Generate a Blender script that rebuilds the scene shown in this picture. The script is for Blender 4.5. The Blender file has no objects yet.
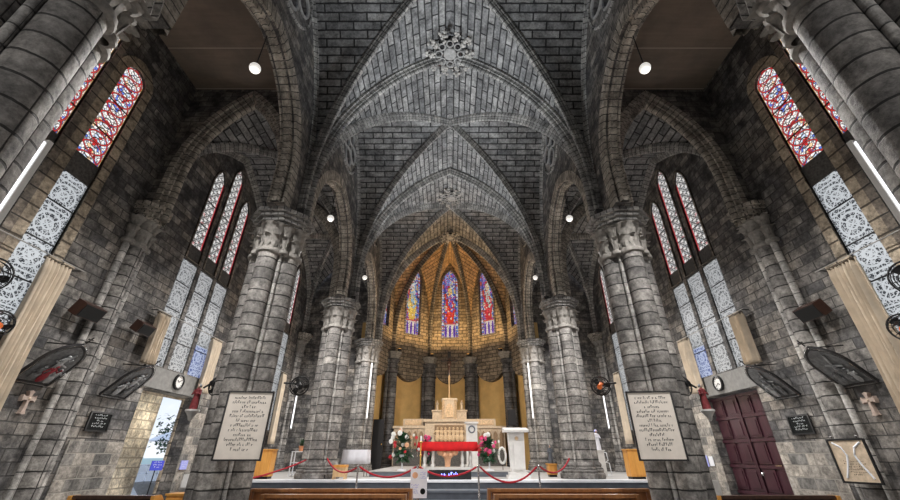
import bpy, bmesh, math, random
from mathutils import Vector, Matrix
from mathutils.geometry import tessellate_polygon
random.seed(7)
PI = math.pi
C = bpy.context.scene.collection
sc = bpy.context.scene

# ------------------------------------------------------------------ shader helpers
class S:
    """scalar / colour socket with arithmetic"""
    def __init__(s, nt, sock): s.nt, s.k = nt, sock
    def _m(s, op, *o, clamp=False):
        n = s.nt.nodes.new('ShaderNodeMath'); n.operation = op; n.use_clamp = clamp
        for i, a in enumerate((s,) + o):
            if isinstance(a, S): s.nt.links.new(a.k, n.inputs[i])
            else: n.inputs[i].default_value = a
        return S(s.nt, n.outputs[0])
    def __add__(s, o): return s._m('ADD', o)
    def __sub__(s, o): return s._m('SUBTRACT', o)
    def __mul__(s, o): return s._m('MULTIPLY', o)
    def __truediv__(s, o): return s._m('DIVIDE', o)
    def lt(s, o): return s._m('LESS_THAN', o)
    def gt(s, o): return s._m('GREATER_THAN', o)
    def abs(s): return s._m('ABSOLUTE')
    def fract(s): return s._m('FRACT')
    def floor(s): return s._m('FLOOR')
    def max(s, o): return s._m('MAXIMUM', o)
    def min(s, o): return s._m('MINIMUM', o)
    def pow(s, o): return s._m('POWER', o)
    def sqrt(s): return s._m('SQRT')
    def sin(s): return s._m('SINE')
    def clamp(s): return s._m('ADD', 0.0, clamp=True)

def mix(nt, f, a, b, mode='MIX'):
    n = nt.nodes.new('ShaderNodeMix'); n.data_type = 'RGBA'; n.blend_type = mode
    if isinstance(f, S): nt.links.new(f.k, n.inputs[0])
    else: n.inputs[0].default_value = f
    for i, c in ((6, a), (7, b)):
        if isinstance(c, S): nt.links.new(c.k, n.inputs[i])
        else: n.inputs[i].default_value = (*c, 1)
    return S(nt, n.outputs[2])

def new_mat(name):
    m = bpy.data.materials.new(name); m.use_nodes = True
    nt = m.node_tree; b = nt.nodes['Principled BSDF']
    return m, nt, b

def uvs(nt):
    n = nt.nodes.new('ShaderNodeUVMap'); n.uv_map = 'UVMap'
    sp = nt.nodes.new('ShaderNodeSeparateXYZ'); nt.links.new(n.outputs[0], sp.inputs[0])
    return S(nt, sp.outputs[0]), S(nt, sp.outputs[1]), n.outputs[0]

def objco(nt):
    return nt.nodes.new('ShaderNodeTexCoord').outputs['Object']
def geopos(nt):
    return nt.nodes.new('ShaderNodeNewGeometry').outputs['Position']

def vec(nt, x, y, z=0.0):
    n = nt.nodes.new('ShaderNodeCombineXYZ')
    for i, a in enumerate((x, y, z)):
        if isinstance(a, S): nt.links.new(a.k, n.inputs[i])
        else: n.inputs[i].default_value = a
    return n.outputs[0]

def noise(nt, co, scale, detail=4, rough=.6, color=False):
    n = nt.nodes.new('ShaderNodeTexNoise'); n.inputs['Scale'].default_value = scale
    n.inputs['Detail'].default_value = detail; n.inputs['Roughness'].default_value = rough
    nt.links.new(co, n.inputs['Vector'])
    return S(nt, n.outputs['Color' if color else 'Fac'])

def vor(nt, co, scale, feature='F1', out='Distance', rand=1.0):
    n = nt.nodes.new('ShaderNodeTexVoronoi'); n.feature = feature
    n.inputs['Scale'].default_value = scale; n.inputs['Randomness'].default_value = rand
    nt.links.new(co, n.inputs['Vector'])
    return S(nt, n.outputs[out])

def bump(nt, b, h, strength=.5, dist=.02):
    n = nt.nodes.new('ShaderNodeBump'); n.inputs['Strength'].default_value = strength
    n.inputs['Distance'].default_value = dist
    nt.links.new(h.k, n.inputs['Height']); nt.links.new(n.outputs[0], b.inputs['Normal'])

def stone(name, c1, c2, mortar, bw, bh, ms, offset=.5, rough=.75, grime=.55, wob=.012, bs=.8, tint=None):
    m, nt, b = new_mat(name)
    u, v, uv = uvs(nt); pos = geopos(nt)
    w = noise(nt, pos, 5, 2, .5)
    w2 = noise(nt, pos, 6.3, 2, .5)
    co = vec(nt, u + (w - .5) * wob * 2, v + (w2 - .5) * wob * 2)
    br = nt.nodes.new('ShaderNodeTexBrick'); nt.links.new(co, br.inputs['Vector'])
    br.inputs['Color1'].default_value = (0, 0, 0, 1); br.inputs['Color2'].default_value = (1, 1, 1, 1)
    br.inputs['Mortar'].default_value = (.5, .5, .5, 1)
    br.inputs['Scale'].default_value = 1; br.inputs['Mortar Size'].default_value = ms
    br.inputs['Mortar Smooth'].default_value = .25
    br.inputs['Brick Width'].default_value = bw; br.inputs['Row Height'].default_value = bh
    br.offset = offset
    cell = S(nt, br.outputs['Color']); mf = S(nt, br.outputs['Fac'])
    base = mix(nt, cell, c1, c2)
    fine = noise(nt, pos, 14, 6, .75); big = noise(nt, pos, .7, 5, .65); med = noise(nt, pos, 3.2, 5, .7)
    g = ((fine - .5) * 2.8 + (med - .5) * 2.4 + 1.06).max(.16)
    gg = mix(nt, 1.0, base, vecc(nt, g), 'MULTIPLY')
    if tint: gg = mix(nt, ((big - .42) * 4).clamp(), gg, mix(nt, 1.0, gg, tint, 'MULTIPLY'))
    stain = ((med * .6 + big * .6 - .48) * 5).clamp()
    gg = mix(nt, (stain * -1 + 1) * grime, gg, (c1[0] * .25, c1[1] * .25, c1[2] * .27))
    col = mix(nt, mf * .9, gg, mortar)
    nt.links.new(col.k, b.inputs['Base Color'])
    b.inputs['Roughness'].default_value = rough
    b.inputs['Specular IOR Level'].default_value = .25
    h = (mf * -1.0) + fine * .5 + med * .3 + cell * .25
    bump(nt, b, h, bs, .025)
    return m

def vecc(nt, g):
    n = nt.nodes.new('ShaderNodeCombineColor')
    for i in range(3): nt.links.new(g.k, n.inputs[i])
    return S(nt, n.outputs[0])

def plain(name, col, rough=.6, metal=0., nz=.25, scale=9, emit=None, es=0., spec=.4, bs=.15):
    m, nt, b = new_mat(name)
    f = noise(nt, geopos(nt), scale, 5, .6)
    c = mix(nt, 1.0, col, vecc(nt, (f - .5) * (nz * 3) + 1.0), 'MULTIPLY')
    nt.links.new(c.k, b.inputs['Base Color'])
    b.inputs['Roughness'].default_value = rough; b.inputs['Metallic'].default_value = metal
    b.inputs['Specular IOR Level'].default_value = spec
    if bs: bump(nt, b, f, bs, .01)
    if emit:
        b.inputs['Emission Color'].default_value = (*emit, 1); b.inputs['Emission Strength'].default_value = es
    return m

def wood(name, c1, c2, sx=2, rough=.35, scale=6):
    m, nt, b = new_mat(name)
    mp = nt.nodes.new('ShaderNodeMapping'); nt.links.new(objco(nt), mp.inputs[0]); mp.inputs['Scale'].default_value = (sx, sx, .3) if sx > 1 else (.3, 2, 2)
    f = noise(nt, mp.outputs[0], scale, 6, .65)
    c = mix(nt, ((f - .3) * 2.4).clamp(), c1, c2)
    nt.links.new(c.k, b.inputs['Base Color']); b.inputs['Roughness'].default_value = rough
    bump(nt, b, f, .15, .01)
    return m

def emis_pattern(name, fn, strength, rough=.3):
    m, nt, b = new_mat(name)
    c, h = fn(nt)
    nt.links.new(mix(nt, 1.0, c, (.15, .15, .15), 'MULTIPLY').k, b.inputs['Base Color']); nt.links.new(c.k, b.inputs['Emission Color'])
    b.inputs['Emission Strength'].default_value = strength; b.inputs['Roughness'].default_value = rough
    if h: bump(nt, b, h, .4, .01)
    return m

def cellcol(nt, co, scale, stops):
    r = nt.nodes.new('ShaderNodeSeparateColor')
    c = vor(nt, co, scale, 'F1', 'Color'); nt.links.new(c.k, r.inputs[0])
    cr = nt.nodes.new('ShaderNodeValToRGB'); cr.color_ramp.interpolation = 'CONSTANT'
    nt.links.new(r.outputs[0], cr.inputs[0])
    el = cr.color_ramp.elements
    while len(el) < len(stops): el.new(.5)
    for e, (p, col) in zip(el, stops): e.position = p; e.color = (*col, 1)
    return S(nt, cr.outputs[0])

WHT = (.86, .84, .82); RED = (.62, .03, .03); BLU = (.04, .08, .6); YEL = (.85, .5, .08); BLK = (.01, .01, .012)

def pat_vesica(nt):
    u, v, uv = uvs(nt)
    base = cellcol(nt, vec(nt, u, v), 15, [(0, WHT), (.34, (.6, .7, .85)), (.47, (.12, .2, .7)), (.6, WHT), (.74, (.85, .6, .35)), (.82, RED), (.9, WHT)])
    edge = vor(nt, vec(nt, u, v), 15, 'DISTANCE_TO_EDGE').lt(.07)
    c = mix(nt, edge * .85, base, BLK)
    P = .56
    ring = None
    for off in (0., .5):
        dv = ((v / P + off).fract() - .5) * P
        r = (u * u + dv * dv).sqrt()
        k = (r - .262).abs().lt(.009)
        ring = k if ring is None else ring.max(k)
        k2 = ((r - .262).abs() - .014).abs().lt(.005)
        c = mix(nt, k2, c, BLK)
        k3 = (r - .11).abs().lt(.012); c = mix(nt, k3, c, BLK)
    c = mix(nt, ring, c, (.55, .03, .03))
    au = u.abs()
    c = mix(nt, au.gt(.28), c, (.5, .28, .08))
    c = mix(nt, au.gt(.29), c, BLK)
    c = mix(nt, ((v / .56).fract() - .5).abs().gt(.49), c, BLK)
    return c, None

def pat_diamond(nt):
    u, v, uv = uvs(nt)
    c = cellcol(nt, vec(nt, u, v), 16, [(0, WHT), (.75, (.75, .78, .8)), (.93, (.7, .3, .3)), (.97, WHT)])
    a = ((u + v) / .26).fract(); b_ = ((u - v) / .26 + 40).fract()
    lead = (a - .5).abs().lt(.075).max((b_ - .5).abs().lt(.075))
    dv = ((v / .26).fract() - .5) * .26
    r = (u * u + dv * dv).sqrt()
    lead = lead.max((r - .085).abs().lt(.014))
    du = (u.abs() - .13)
    dv2 = ((v / .26 + .5).fract() - .5) * .26
    r2 = (du * du + dv2 * dv2).sqrt()
    lead = lead.max((r2 - .06).abs().lt(.012))
    c = mix(nt, lead, c, BLK)
    au = u.abs()
    c = mix(nt, au.gt(.222), c, BLK); c = mix(nt, au.gt(.23), c, (.6, .04, .05))
    c = mix(nt, au.gt(.268), c, BLK)
    return c, None

def pat_lattice(nt, tone=(.74, .78, .82), dark=(.03, .035, .045)):
    u, v, uv = uvs(nt)
    co = vec(nt, u, v)
    e = vor(nt, co, 13, 'DISTANCE_TO_EDGE').lt(.075)
    P = .62
    dv = ((v / P).fract() - .5) * P
    r = (u * u + dv * dv).sqrt()
    e = e.max((r - .23).abs().lt(.02)).max((r - .1).abs().lt(.018))
    x = ((u.abs() - dv.abs()).abs()).lt(.02)
    e = e.max(x)
    e = e.max(((v / P).fract() - .5).abs().gt(.475))
    n = noise(nt, co, 38, 2, .5)
    cellv = (n - .52) * 9
    c = mix(nt, cellv.clamp(), dark, tone)
    c = mix(nt, e, c, tone)
    inn = (u.abs() - .285).abs().lt(.006); c = mix(nt, inn, c, dark)
    return c, None

def pat_lattice2(nt):
    c, h = pat_lattice(nt, (.68, .7, .72), (.10, .11, .12)); return c, h
def pat_lattice_blue(nt):
    c, h = pat_lattice(nt, (.6, .68, .9), (.06, .1, .35)); return c, h

def pat_saint(nt, robe=(.7, .05, .02), second=(.05, .12, .6), halo=(.9, .6, .1)):
    u, v, uv = uvs(nt)     # v: 0 (bottom) .. 1 (top), u metres
    co = vec(nt, u, v * 4.5)
    big = cellcol(nt, co, 8, [(0, (.05, .1, .45)), (.25, (.25, .4, .7)), (.42, (.6, .06, .04)), (.58, (.1, .35, .35)), (.7, (.85, .6, .15)), (.82, (.8, .82, .8)), (.92, (.35, .05, .4))])
    fold = vor(nt, vec(nt, u * 1.0, v * 1.2), 13, 'F1', 'Distance')
    def zone(c, cu, cv, ru, rv, col):
        a = (u - cu) / ru; b = (v - cv) / rv
        return mix(nt, (a * a + b * b).lt(1.0), c, col)
    c = big
    rb = cellcol(nt, co, 9, [(0, robe), (.6, tuple(min(1, x * 1.4 + .03) for x in robe)), (.8, second), (.92, (.85, .75, .6))])
    c = zone(c, .0, .40, .29, .23, rb)
    rs = cellcol(nt, co, 16, [(0, second), (.5, (.75, .78, .75)), (.75, robe)])
    c = zone(c, .05, .52, .17, .10, rs)
    c = zone(c, 0, .68, .12, .045, halo)
    c = zone(c, 0, .675, .065, .028, (.8, .55, .4))
    c = mix(nt, v.lt(.21), c, (.6, .1, .08))
    a = ((u / .26 + .5).fract() - .5).abs()
    low = mix(nt, (a * a * 9 + ((v - .09) / .12) * ((v - .09) / .12)).lt(.6), (.75, .7, .65), (.12, .03, .45))
    c = mix(nt, v.lt(.19), c, low)
    top = cellcol(nt, co, 13, [(0, (.08, .15, .65)), (.4, (.35, .5, .85)), (.65, (.8, .7, .3)), (.8, (.5, .05, .2))])
    c = mix(nt, v.gt(.77), c, top)
    au = u.abs()
    bd = cellcol(nt, vec(nt, u * 0.2, v * 5), 14, [(0, (.1, .2, .7)), (.4, (.75, .8, .85)), (.7, (.6, .1, .05))])
    c = mix(nt, au.gt(.36), c, bd)
    e = vor(nt, co, 9, 'DISTANCE_TO_EDGE').lt(.035)
    c = mix(nt, e, c, BLK)
    c = mix(nt, (au - .36).abs().lt(.015), c, BLK)
    c = mix(nt, ((v * 9).fract() - .5).abs().gt(.485), c, BLK)
    return c, None

# ------------------------------------------------------------------ materials
G = 1.0
M = {}
M['wall'] = stone('wall stone', (.10, .098, .10), (.27, .255, .235), (.05, .048, .046), .42, .2, .011, grime=.75, tint=(.95, .88, .8), bs=1.)
M['wallpale'] = stone('pale wall stone', (.15, .147, .14), (.42, .38, .33), (.3, .28, .25), .46, .22, .012, grime=.4, bs=.8)
M['tan'] = stone('tan dressed stone', (.30, .25, .19), (.44, .37, .28), (.06, .05, .04), 5, .3, .02, offset=0, grime=.4)
M['tanblock'] = stone('tan block stone', (.6, .52, .40), (.8, .72, .58), (.4, .34, .26), .5, .24, .02, grime=.3)
M['web'] = stone('vault brick', (.17, .17, .17), (.30, .295, .285), (.012, .012, .013), .75, .215, .024, grime=.45, bs=.7)
M['rib'] = stone('rib stone', (.27, .265, .255), (.40, .385, .36), (.03, .03, .03), 8, .15, .011, offset=0, grime=.45)
M['arch'] = stone('arcade voussoir', (.32, .29, .25), (.46, .42, .36), (.03, .03, .03), 8, .17, .012, offset=0, grime=.4)
M['pier'] = stone('pier drums', (.19, .18, .17), (.34, .32, .295), (.015, .015, .015), 9, .25, .014, offset=0, grime=.6, bs=1.)
M['thin'] = stone('colonnette stone', (.3, .29, .275), (.46, .44, .41), (.05, .05, .05), 9, .25, .01, offset=0, grime=.4)
M['dark'] = plain('dark gap core', (.05, .048, .047), .85, nz=.4)  # dark colour paints the shade in the gaps between shafts
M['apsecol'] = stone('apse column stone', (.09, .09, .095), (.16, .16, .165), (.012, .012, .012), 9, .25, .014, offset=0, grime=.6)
M['cap'] = plain('carved capital stone', (.26, .245, .225), .8, nz=.6, scale=12, bs=.5)
M['ceil'] = None
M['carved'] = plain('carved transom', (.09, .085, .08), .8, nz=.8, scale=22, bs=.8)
M['mullion'] = stone('mullion stone', (.16, .14, .12), (.26, .22, .18), (.03, .03, .03), 5, .3, .015, offset=0)
M['ochre'] = plain('ochre plaster', (.60, .40, .16), .8, nz=.22, scale=2.2)
M['marble'] = plain('cream marble', (.56, .45, .33), .4, nz=.35, scale=14, bs=.5)
M['marblerelief'] = plain('warm marble relief', (.62, .45, .28), .45, nz=.5, scale=16, bs=.8)
M['crossstone'] = plain('pinkish cross stone', (.42, .33, .28), .6, nz=.4)
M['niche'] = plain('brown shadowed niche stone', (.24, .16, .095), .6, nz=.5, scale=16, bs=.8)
M['white'] = plain('white marble', (.66, .65, .63), .35, nz=.12, scale=7)
M['slate'] = plain('dark slate', (.12, .135, .16), .4, nz=.3, scale=5)
M['plat'] = plain('pale floor stone', (.42, .41, .40), .4, nz=.35, scale=3)
M['nosing'] = plain('white marble nosing', (.78, .8, .84), .3, nz=.1, scale=4)
M['floor'] = stone('floor tiles', (.07, .065, .06), (.12, .11, .10), (.05, .05, .05), .4, .4, .012, offset=0, grime=.2, bs=.2)
M['black'] = plain('black metal', (.012, .012, .013), .35, nz=.2, bs=0)
M['blackwood'] = plain('black frame wood', (.02, .019, .02), .4, nz=.3)
M['relief'] = plain('dim painted relief', (.17, .175, .18), .5, nz=.7, scale=16, bs=.6)
M['reliefred'] = plain('red painted relief', (.32, .035, .045), .5, nz=.5, scale=14)
M['robered'] = plain('dull red robe', (.2, .03, .035), .6, nz=.6, scale=25)
M['reliefpale'] = plain('pale painted relief', (.45, .46, .47), .5, nz=.5, scale=14)
M['curtain'] = plain('cream curtain cloth', (.58, .49, .38), .85, nz=.25, scale=4)
M['paper'] = plain('cream board face', (.80, .73, .65), .55, nz=.12, scale=6)
M['ink'] = plain('dark lettering', (.015, .013, .015), .6, nz=.2)
M['silver'] = plain('silver lettering', (.5, .53, .54), .4, nz=.2)
M['plaque'] = plain('black plaque', (.008, .009, .009), .7, nz=.3, spec=.1)
M['gold'] = plain('gilt brass', (.75, .45, .12), .3, .8, nz=.2)
M['chrome'] = plain('steel', (.6, .6, .6), .25, 1., nz=.1)
M['oak'] = wood('orange oak', (.55, .24, .05), (.78, .40, .10))
M['pew'] = wood('brown pew wood', (.17, .07, .025), (.36, .16, .055))
M['pewdark'] = wood('dark pew wood', (.035, .02, .016), (.09, .045, .03))
M['ply'] = wood('pale box wood', (.5, .32, .16), (.7, .5, .28))
M['door'] = wood('maroon door wood', (.028, .009, .014), (.065, .022, .032))
M['redcloth'] = plain('red altar cloth', (.62, .012, .015), .8, nz=.25, scale=5)
M['rope'] = plain('red velvet rope', (.36, .012, .025), .8, nz=.3)
M['cloth'] = plain('white cloth', (.78, .78, .84), .8, nz=.08)
M['peach'] = plain('peach sculpture', (.75, .42, .25), .5, nz=.3)
M['skin'] = plain('painted plaster skin', (.6, .4, .3), .5, nz=.2)
M['blue'] = plain('blue sign face', (.07, .09, .62), .4, nz=.1)
M['paleblue'] = plain('pale blue sign face', (.35, .38, .78), .4, nz=.1)
M['leaf'] = plain('dark green leaves', (.02, .07, .03), .5, nz=.6, scale=20)
M['pink'] = plain('pink petals', (.7, .07, .22), .6, nz=.3)
M['redp'] = plain('red petals', (.55, .03, .04), .6, nz=.3)
M['whitep'] = plain('white petals', (.75, .75, .72), .6, nz=.2)
M['boxbrown'] = plain('brown speaker box', (.045, .02, .014), .5, nz=.3)
M['grille'] = plain('black speaker grille', (.008, .008, .008), .9, nz=.5, scale=80)
M['boss'] = plain('pale boss stone', (.28, .275, .265), .7, nz=.4, scale=10)
M['bossleaf'] = plain('boss leaf stone', (.36, .345, .32), .8, nz=.8, scale=14, bs=.8)
M['terracotta'] = plain('terracotta pot', (.6, .25, .12), .7)
M['lamp'] = plain('lit white globe', (.8, .8, .75), .4, nz=0, emit=(1, .96, .9), es=.55, bs=0)
M['tube'] = plain('lit white tube', (.8, .8, .8), .4, nz=0, emit=(.95, .95, 1), es=1.2, bs=0)
M['led'] = plain('lit blue characters', (.1, .1, .8), .4, nz=0, emit=(.2, .25, 1), es=4, bs=0)
M['warm'] = plain('lit amber floodlight lens', (1, .6, .2), .4, nz=0, emit=(1, .5, .12), es=3, bs=0)
M['orange'] = plain('orange motor housing', (.85, .18, .03), .5)
M['planter'] = plain('grey planter', (.35, .34, .32), .8)
M['ground'] = plain('outdoor paving', (.5, .48, .45), .9)
M['sea'] = plain('green sea water', (.02, .3, .28), .3)
M['extwhite'] = plain('white outdoor canopy', (.85, .86, .88), .7)
M['stA'] = emis_pattern('circle stained glass', pat_vesica, 1.0)
M['stB'] = emis_pattern('red bordered stained glass', pat_diamond, .75)
M['laA'] = emis_pattern('white pierced lattice', pat_lattice, .6)
M['laB'] = emis_pattern('grey pierced lattice', pat_lattice2, .5)
M['laC'] = emis_pattern('blue pierced lattice', pat_lattice_blue, .55)
M['sa1'] = emis_pattern('saint glass red', lambda nt: pat_saint(nt), .62)
M['sa2'] = emis_pattern('saint glass gold', lambda nt: pat_saint(nt, (.75, .5, .1), (.2, .5, .8), (.8, .85, .9)), .62)
M['sa3'] = emis_pattern('saint glass crimson', lambda nt: pat_saint(nt, (.6, .04, .05), (.45, .65, .6), (.8, .75, .5)), .62)
def ceil_mat():
    m, nt, b = new_mat('brown plaster boards')
    u, v, uv = uvs(nt)
    f = noise(nt, vec(nt, u * .3, v * 3.0), 3, 5, .7); g = noise(nt, geopos(nt), 1.3, 4, .6)
    c = mix(nt, f, (.16, .125, .095), (.30, .24, .185)); c = mix(nt, ((g - .45) * 3).clamp() * .6, c, (.10, .085, .075))
    seam = ((v / 1.25).fract() - .5).abs().gt(.488)
    c = mix(nt, seam, c, (.4, .34, .28))
    nt.links.new(c.k, b.inputs['Base Color']); b.inputs['Roughness'].default_value = .85
    return m
M['ceil'] = ceil_mat()

# ------------------------------------------------------------------ mesh builder
class MB:
    def __init__(s): s.v = []; s.f = []; s.uv = []
    def face(s, pts, uv=None):
        i = len(s.v); s.v += [tuple(p) for p in pts]; s.f.append(tuple(range(i, i + len(pts))))
        if uv is None:
            p = [Vector(q) for q in pts]; n = (p[1] - p[0]).cross(p[2] - p[0])
            a = max(range(3), key=lambda k: abs(n[k]))
            uv = [((q.y, q.z), (q.x, q.z), (q.x, q.y))[a] for q in p]
        s.uv.append(list(uv))
    def box(s, x0, x1, y0, y1, z0, z1, mat=None):
        c = [(x, y, z) for z in (z0, z1) for y in (y0, y1) for x in (x0, x1)]
        if mat is not None: c = [tuple(mat @ Vector(p)) for p in c]
        for q in ((0, 2, 3, 1), (4, 5, 7, 6), (0, 1, 5, 4), (2, 6, 7, 3), (0, 4, 6, 2), (1, 3, 7, 5)):
            s.face([c[k] for k in q])
        return s
    def grid(s, rows, uvr=None, closed=False):
        n = len(rows)
        for i in range(n - 1):
            a, b = rows[i], rows[i + 1]
            m = len(a); rng = range(m if closed else m - 1)
            for j in rng:
                k = (j + 1) % m
                uv = None
                if uvr: uv = [uvr[i][j], uvr[i][j + 1], uvr[i + 1][j + 1], uvr[i + 1][j]]
                s.face([a[j], a[k], b[k], b[j]], uv)
        return s
    def lathe(s, prof, c=(0, 0), n=20, a0=0, a1=2 * PI, mat=None, rot=0, flat=1.0):
        rows = []; ur = []; L = 0; pr = None
        for (r, z) in prof:
            if pr is not None: L += math.hypot(r - pr[0], z - pr[1])
            pr = (r, z)
            row = []; uu = []
            for k in range(n + 1):
                a = a0 + (a1 - a0) * k / n + rot
                p = Vector((c[0] + r * math.cos(a), c[1] + r * math.sin(a) * flat, z))
                if mat is not None: p = mat @ p
                row.append(tuple(p)); uu.append((a * max(r, .02), z if mat is None else L))
            rows.append(row); ur.append(uu)
        return s.grid(rows, ur)
    def tube(s, path, r, n=8, cap=True, taper=None):
        P = [Vector(p) for p in path]; rows = []; ur = []; L = 0
        for i, p in enumerate(P):
            t = (P[min(i + 1, len(P) - 1)] - P[max(i - 1, 0)]).normalized()
            up = Vector((0, 0, 1)) if abs(t.z) < .9 else Vector((0, 1, 0))
            a = t.cross(up).normalized(); b = a.cross(t)
            if i: L += (p - P[i - 1]).length
            rr = r if taper is None else r * taper[i]
            rows.append([tuple(p + a * rr * math.cos(2 * PI * k / n) + b * rr * math.sin(2 * PI * k / n)) for k in range(n + 1)])
            ur.append([(2 * PI * k / n * rr, L) for k in range(n + 1)])
        s.grid(rows, ur)
        if cap:
            s.face(rows[0][:-1][::-1]); s.face(rows[-1][:-1])
        return s
    def sweep(s, path, side, prof):
        """path points lie on the web; prof [(sideways, into room)]"""
        P = [Vector(p) for p in path]; sd = Vector(side).normalized(); rows = []; ur = []; L = 0
        per = [0]
        for i in range(1, len(prof)): per.append(per[-1] + math.dist(prof[i], prof[i - 1]))
        for i, p in enumerate(P):
            t = (P[min(i + 1, len(P) - 1)] - P[max(i - 1, 0)]).normalized()
            n = t.cross(sd).normalized()
            if i: L += (p - P[i - 1]).length
            rows.append([tuple(p + sd * a + n * b) for a, b in prof]); ur.append([(q, L) for q in per])
        return s.grid(rows, ur)
    def ball(s, c, r, n=12, sc_=(1, 1, 1)):
        rows = []
        for i in range(n // 2 + 1):
            t = PI * i / (n // 2)
            rows.append([(c[0] + r * sc_[0] * math.sin(t) * math.cos(2 * PI * k / n), c[1] + r * sc_[1] * math.sin(t) * math.sin(2 * PI * k / n), c[2] + r * sc_[2] * math.cos(t)) for k in range(n + 1)])
        return s.grid(rows)
    def prism(s, pts, f, d0, d1):
        """outline pts (a,b) -> f(a,b,d); closed solid between d0 and d1"""
        tri = tessellate_polygon([[Vector((a, b, 0)) for a, b in pts]])
        for t in tri:
            s.face([f(*pts[k], d0) for k in t], [pts[k] for k in t]); s.face([f(*pts[k], d1) for k in t[::-1]], [pts[k] for k in t[::-1]])
        n = len(pts); L = 0
        for i in range(n):
            a, b = pts[i], pts[(i + 1) % n]; l = math.dist(a, b)
            s.face([f(*a, d0), f(*b, d0), f(*b, d1), f(*a, d1)], [(d0, L), (d0, L + l), (d1, L + l), (d1, L)]); L += l
        return s
    def panel(s, outer, holes, f, d0, d1, back=True):
        polys = [[Vector((a, b, 0)) for a, b in q] for q in [outer] + holes]
        flat = [p for q in [outer] + holes for p in q]
        for t in tessellate_polygon(polys):
            s.face([f(*flat[k], d0) for k in t], [flat[k] for k in t])
            if back: s.face([f(*flat[k], d1) for k in t[::-1]], [flat[k] for k in t[::-1]])
        for q in [outer] + holes:
            n = len(q); L = 0
            for i in range(n):
                a, b = q[i], q[(i + 1) % n]; l = math.dist(a, b)
                s.face([f(*a, d0), f(*b, d0), f(*b, d1), f(*a, d1)], [(d0, L), (d0, L + l), (d1, L + l), (d1, L)]); L += l
        return s
    def build(s, name, mat, parent=None, sharp=38, weld=True, loc=None):
        me = bpy.data.meshes.new(name); me.from_pydata(s.v, [], s.f)
        ul = me.uv_layers.new(name='UVMap'); fl = [c for q in s.uv for c in q]
        for i, c in enumerate(fl): ul.data[i].uv = c
        if weld:
            bm = bmesh.new(); bm.from_mesh(me); bmesh.ops.remove_doubles(bm, verts=bm.verts, dist=.0004)
            bmesh.ops.recalc_face_normals(bm, faces=bm.faces); bm.to_mesh(me); bm.free()
        me.polygons.foreach_set('use_smooth', [True] * len(me.polygons))
        me.set_sharp_from_angle(angle=math.radians(sharp))
        me.materials.append(M[mat] if isinstance(mat, str) else mat)
        o = bpy.data.objects.new(name, me); C.objects.link(o)
        if parent: o.parent = parent
        if loc: o.location = loc
        return o

def thing(name, label, cat, loc=(0, 0, 0), rot=(0, 0, 0), group=None):
    o = bpy.data.objects.new(name, None); C.objects.link(o); o.empty_display_size = .1
    o.location = loc; o.rotation_euler = rot; o['label'] = label; o['category'] = cat
    if group: o['group'] = group
    return o
def tag(o, label, cat, group=None, kind=None):
    o['label'] = label; o['category'] = cat
    if group: o['group'] = group
    if kind: o['kind'] = kind
    return o
def struct(o, label=None):
    o['kind'] = 'structure'
    if label: o['label'] = label; 
    return o
def dup(root, loc=None, rot=None, label=None, group=None, scale=None):
    def cp(o, par):
        c = o.copy(); C.objects.link(c)
        if par: c.parent = par
        for ch in list(o.children): cp(ch, c)
        return c
    r = cp(root, None)
    if loc is not None: r.location = loc
    if rot is not None: r.rotation_euler = rot
    if scale is not None: r.scale = scale
    if label: r['label'] = label
    if group: r['group'] = group
    return r

# ------------------------------------------------------------------ plan of the church (metres)
PY = [-3.34, 2.2, 7.74, 13.28, 18.82]     # pier lines along the nave
B = 5.54; H = 2.77
NW = 3.7                                  # nave wall face
AX = 7.4                                  # aisle wall face
SPR = 6.45

def arcprof(a, spring, stilt, rise, n=20):
    """q from 1 (springing) to 0 (crown) with z"""
    if spring == SPR: stilt += .35; rise += .35      # capitals lie lower than the curved part of the arches
    z0 = spring + stilt; h = rise - stilt
    R = (a * a + h * h) / (2 * a); c = a - R
    out = [(1.0, spring)]
    t0 = 0; t1 = math.acos(-c / R) if abs(c / R) <= 1 else PI / 2
    for i in range(n + 1):
        t = t1 * i / n
        s = c + R * math.cos(t); z = z0 + R * math.sin(t)
        out.append((max(0., s / a), z))
    return out
FN = arcprof(3.7, SPR, .5, 6.0)
FA = arcprof(1.7, SPR, 1.1, 4.1)

def archpts(c, a, spring, stilt, rise, n=14):
    p = arcprof(a, spring, stilt, rise, n)
    L = [(c - a * q, z) for q, z in p]; Rr = [(c + a * q, z) for q, z in p[::-1]]
    return L + Rr[1:]

def web(mb, F, cx, hx, cy, hy):
    arc = [0]
    for i in range(1, len(F)): arc.append(arc[-1] + math.hypot((F[i][0] - F[i - 1][0]) * hx, F[i][1] - F[i - 1][1]))
    arc2 = [0]
    for i in range(1, len(F)): arc2.append(arc2[-1] + math.hypot((F[i][0] - F[i - 1][0]) * hy, F[i][1] - F[i - 1][1]))
    for sx in (-1, 1):
        for sy in (-1, 1):
            r = [[(cx + sx * hx * q, cy + sy * hy * q, z), (cx + sx * hx * q, cy + sy * hy, z)] for q, z in F]
            ur = [[(cy + sy * hy * q, arc[i]), (cy + sy * hy, arc[i])] for i, (q, z) in enumerate(F)]
            mb.grid(r, ur)
            r = [[(cx + sx * hx * q, cy + sy * hy * q, z), (cx + sx * hx, cy + sy * hy * q, z)] for q, z in F]
            ur = [[(cx + sx * hx * q, arc2[i]), (cx + sx * hx, arc2[i])] for i, (q, z) in enumerate(F)]
            mb.grid(r, ur)

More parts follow.
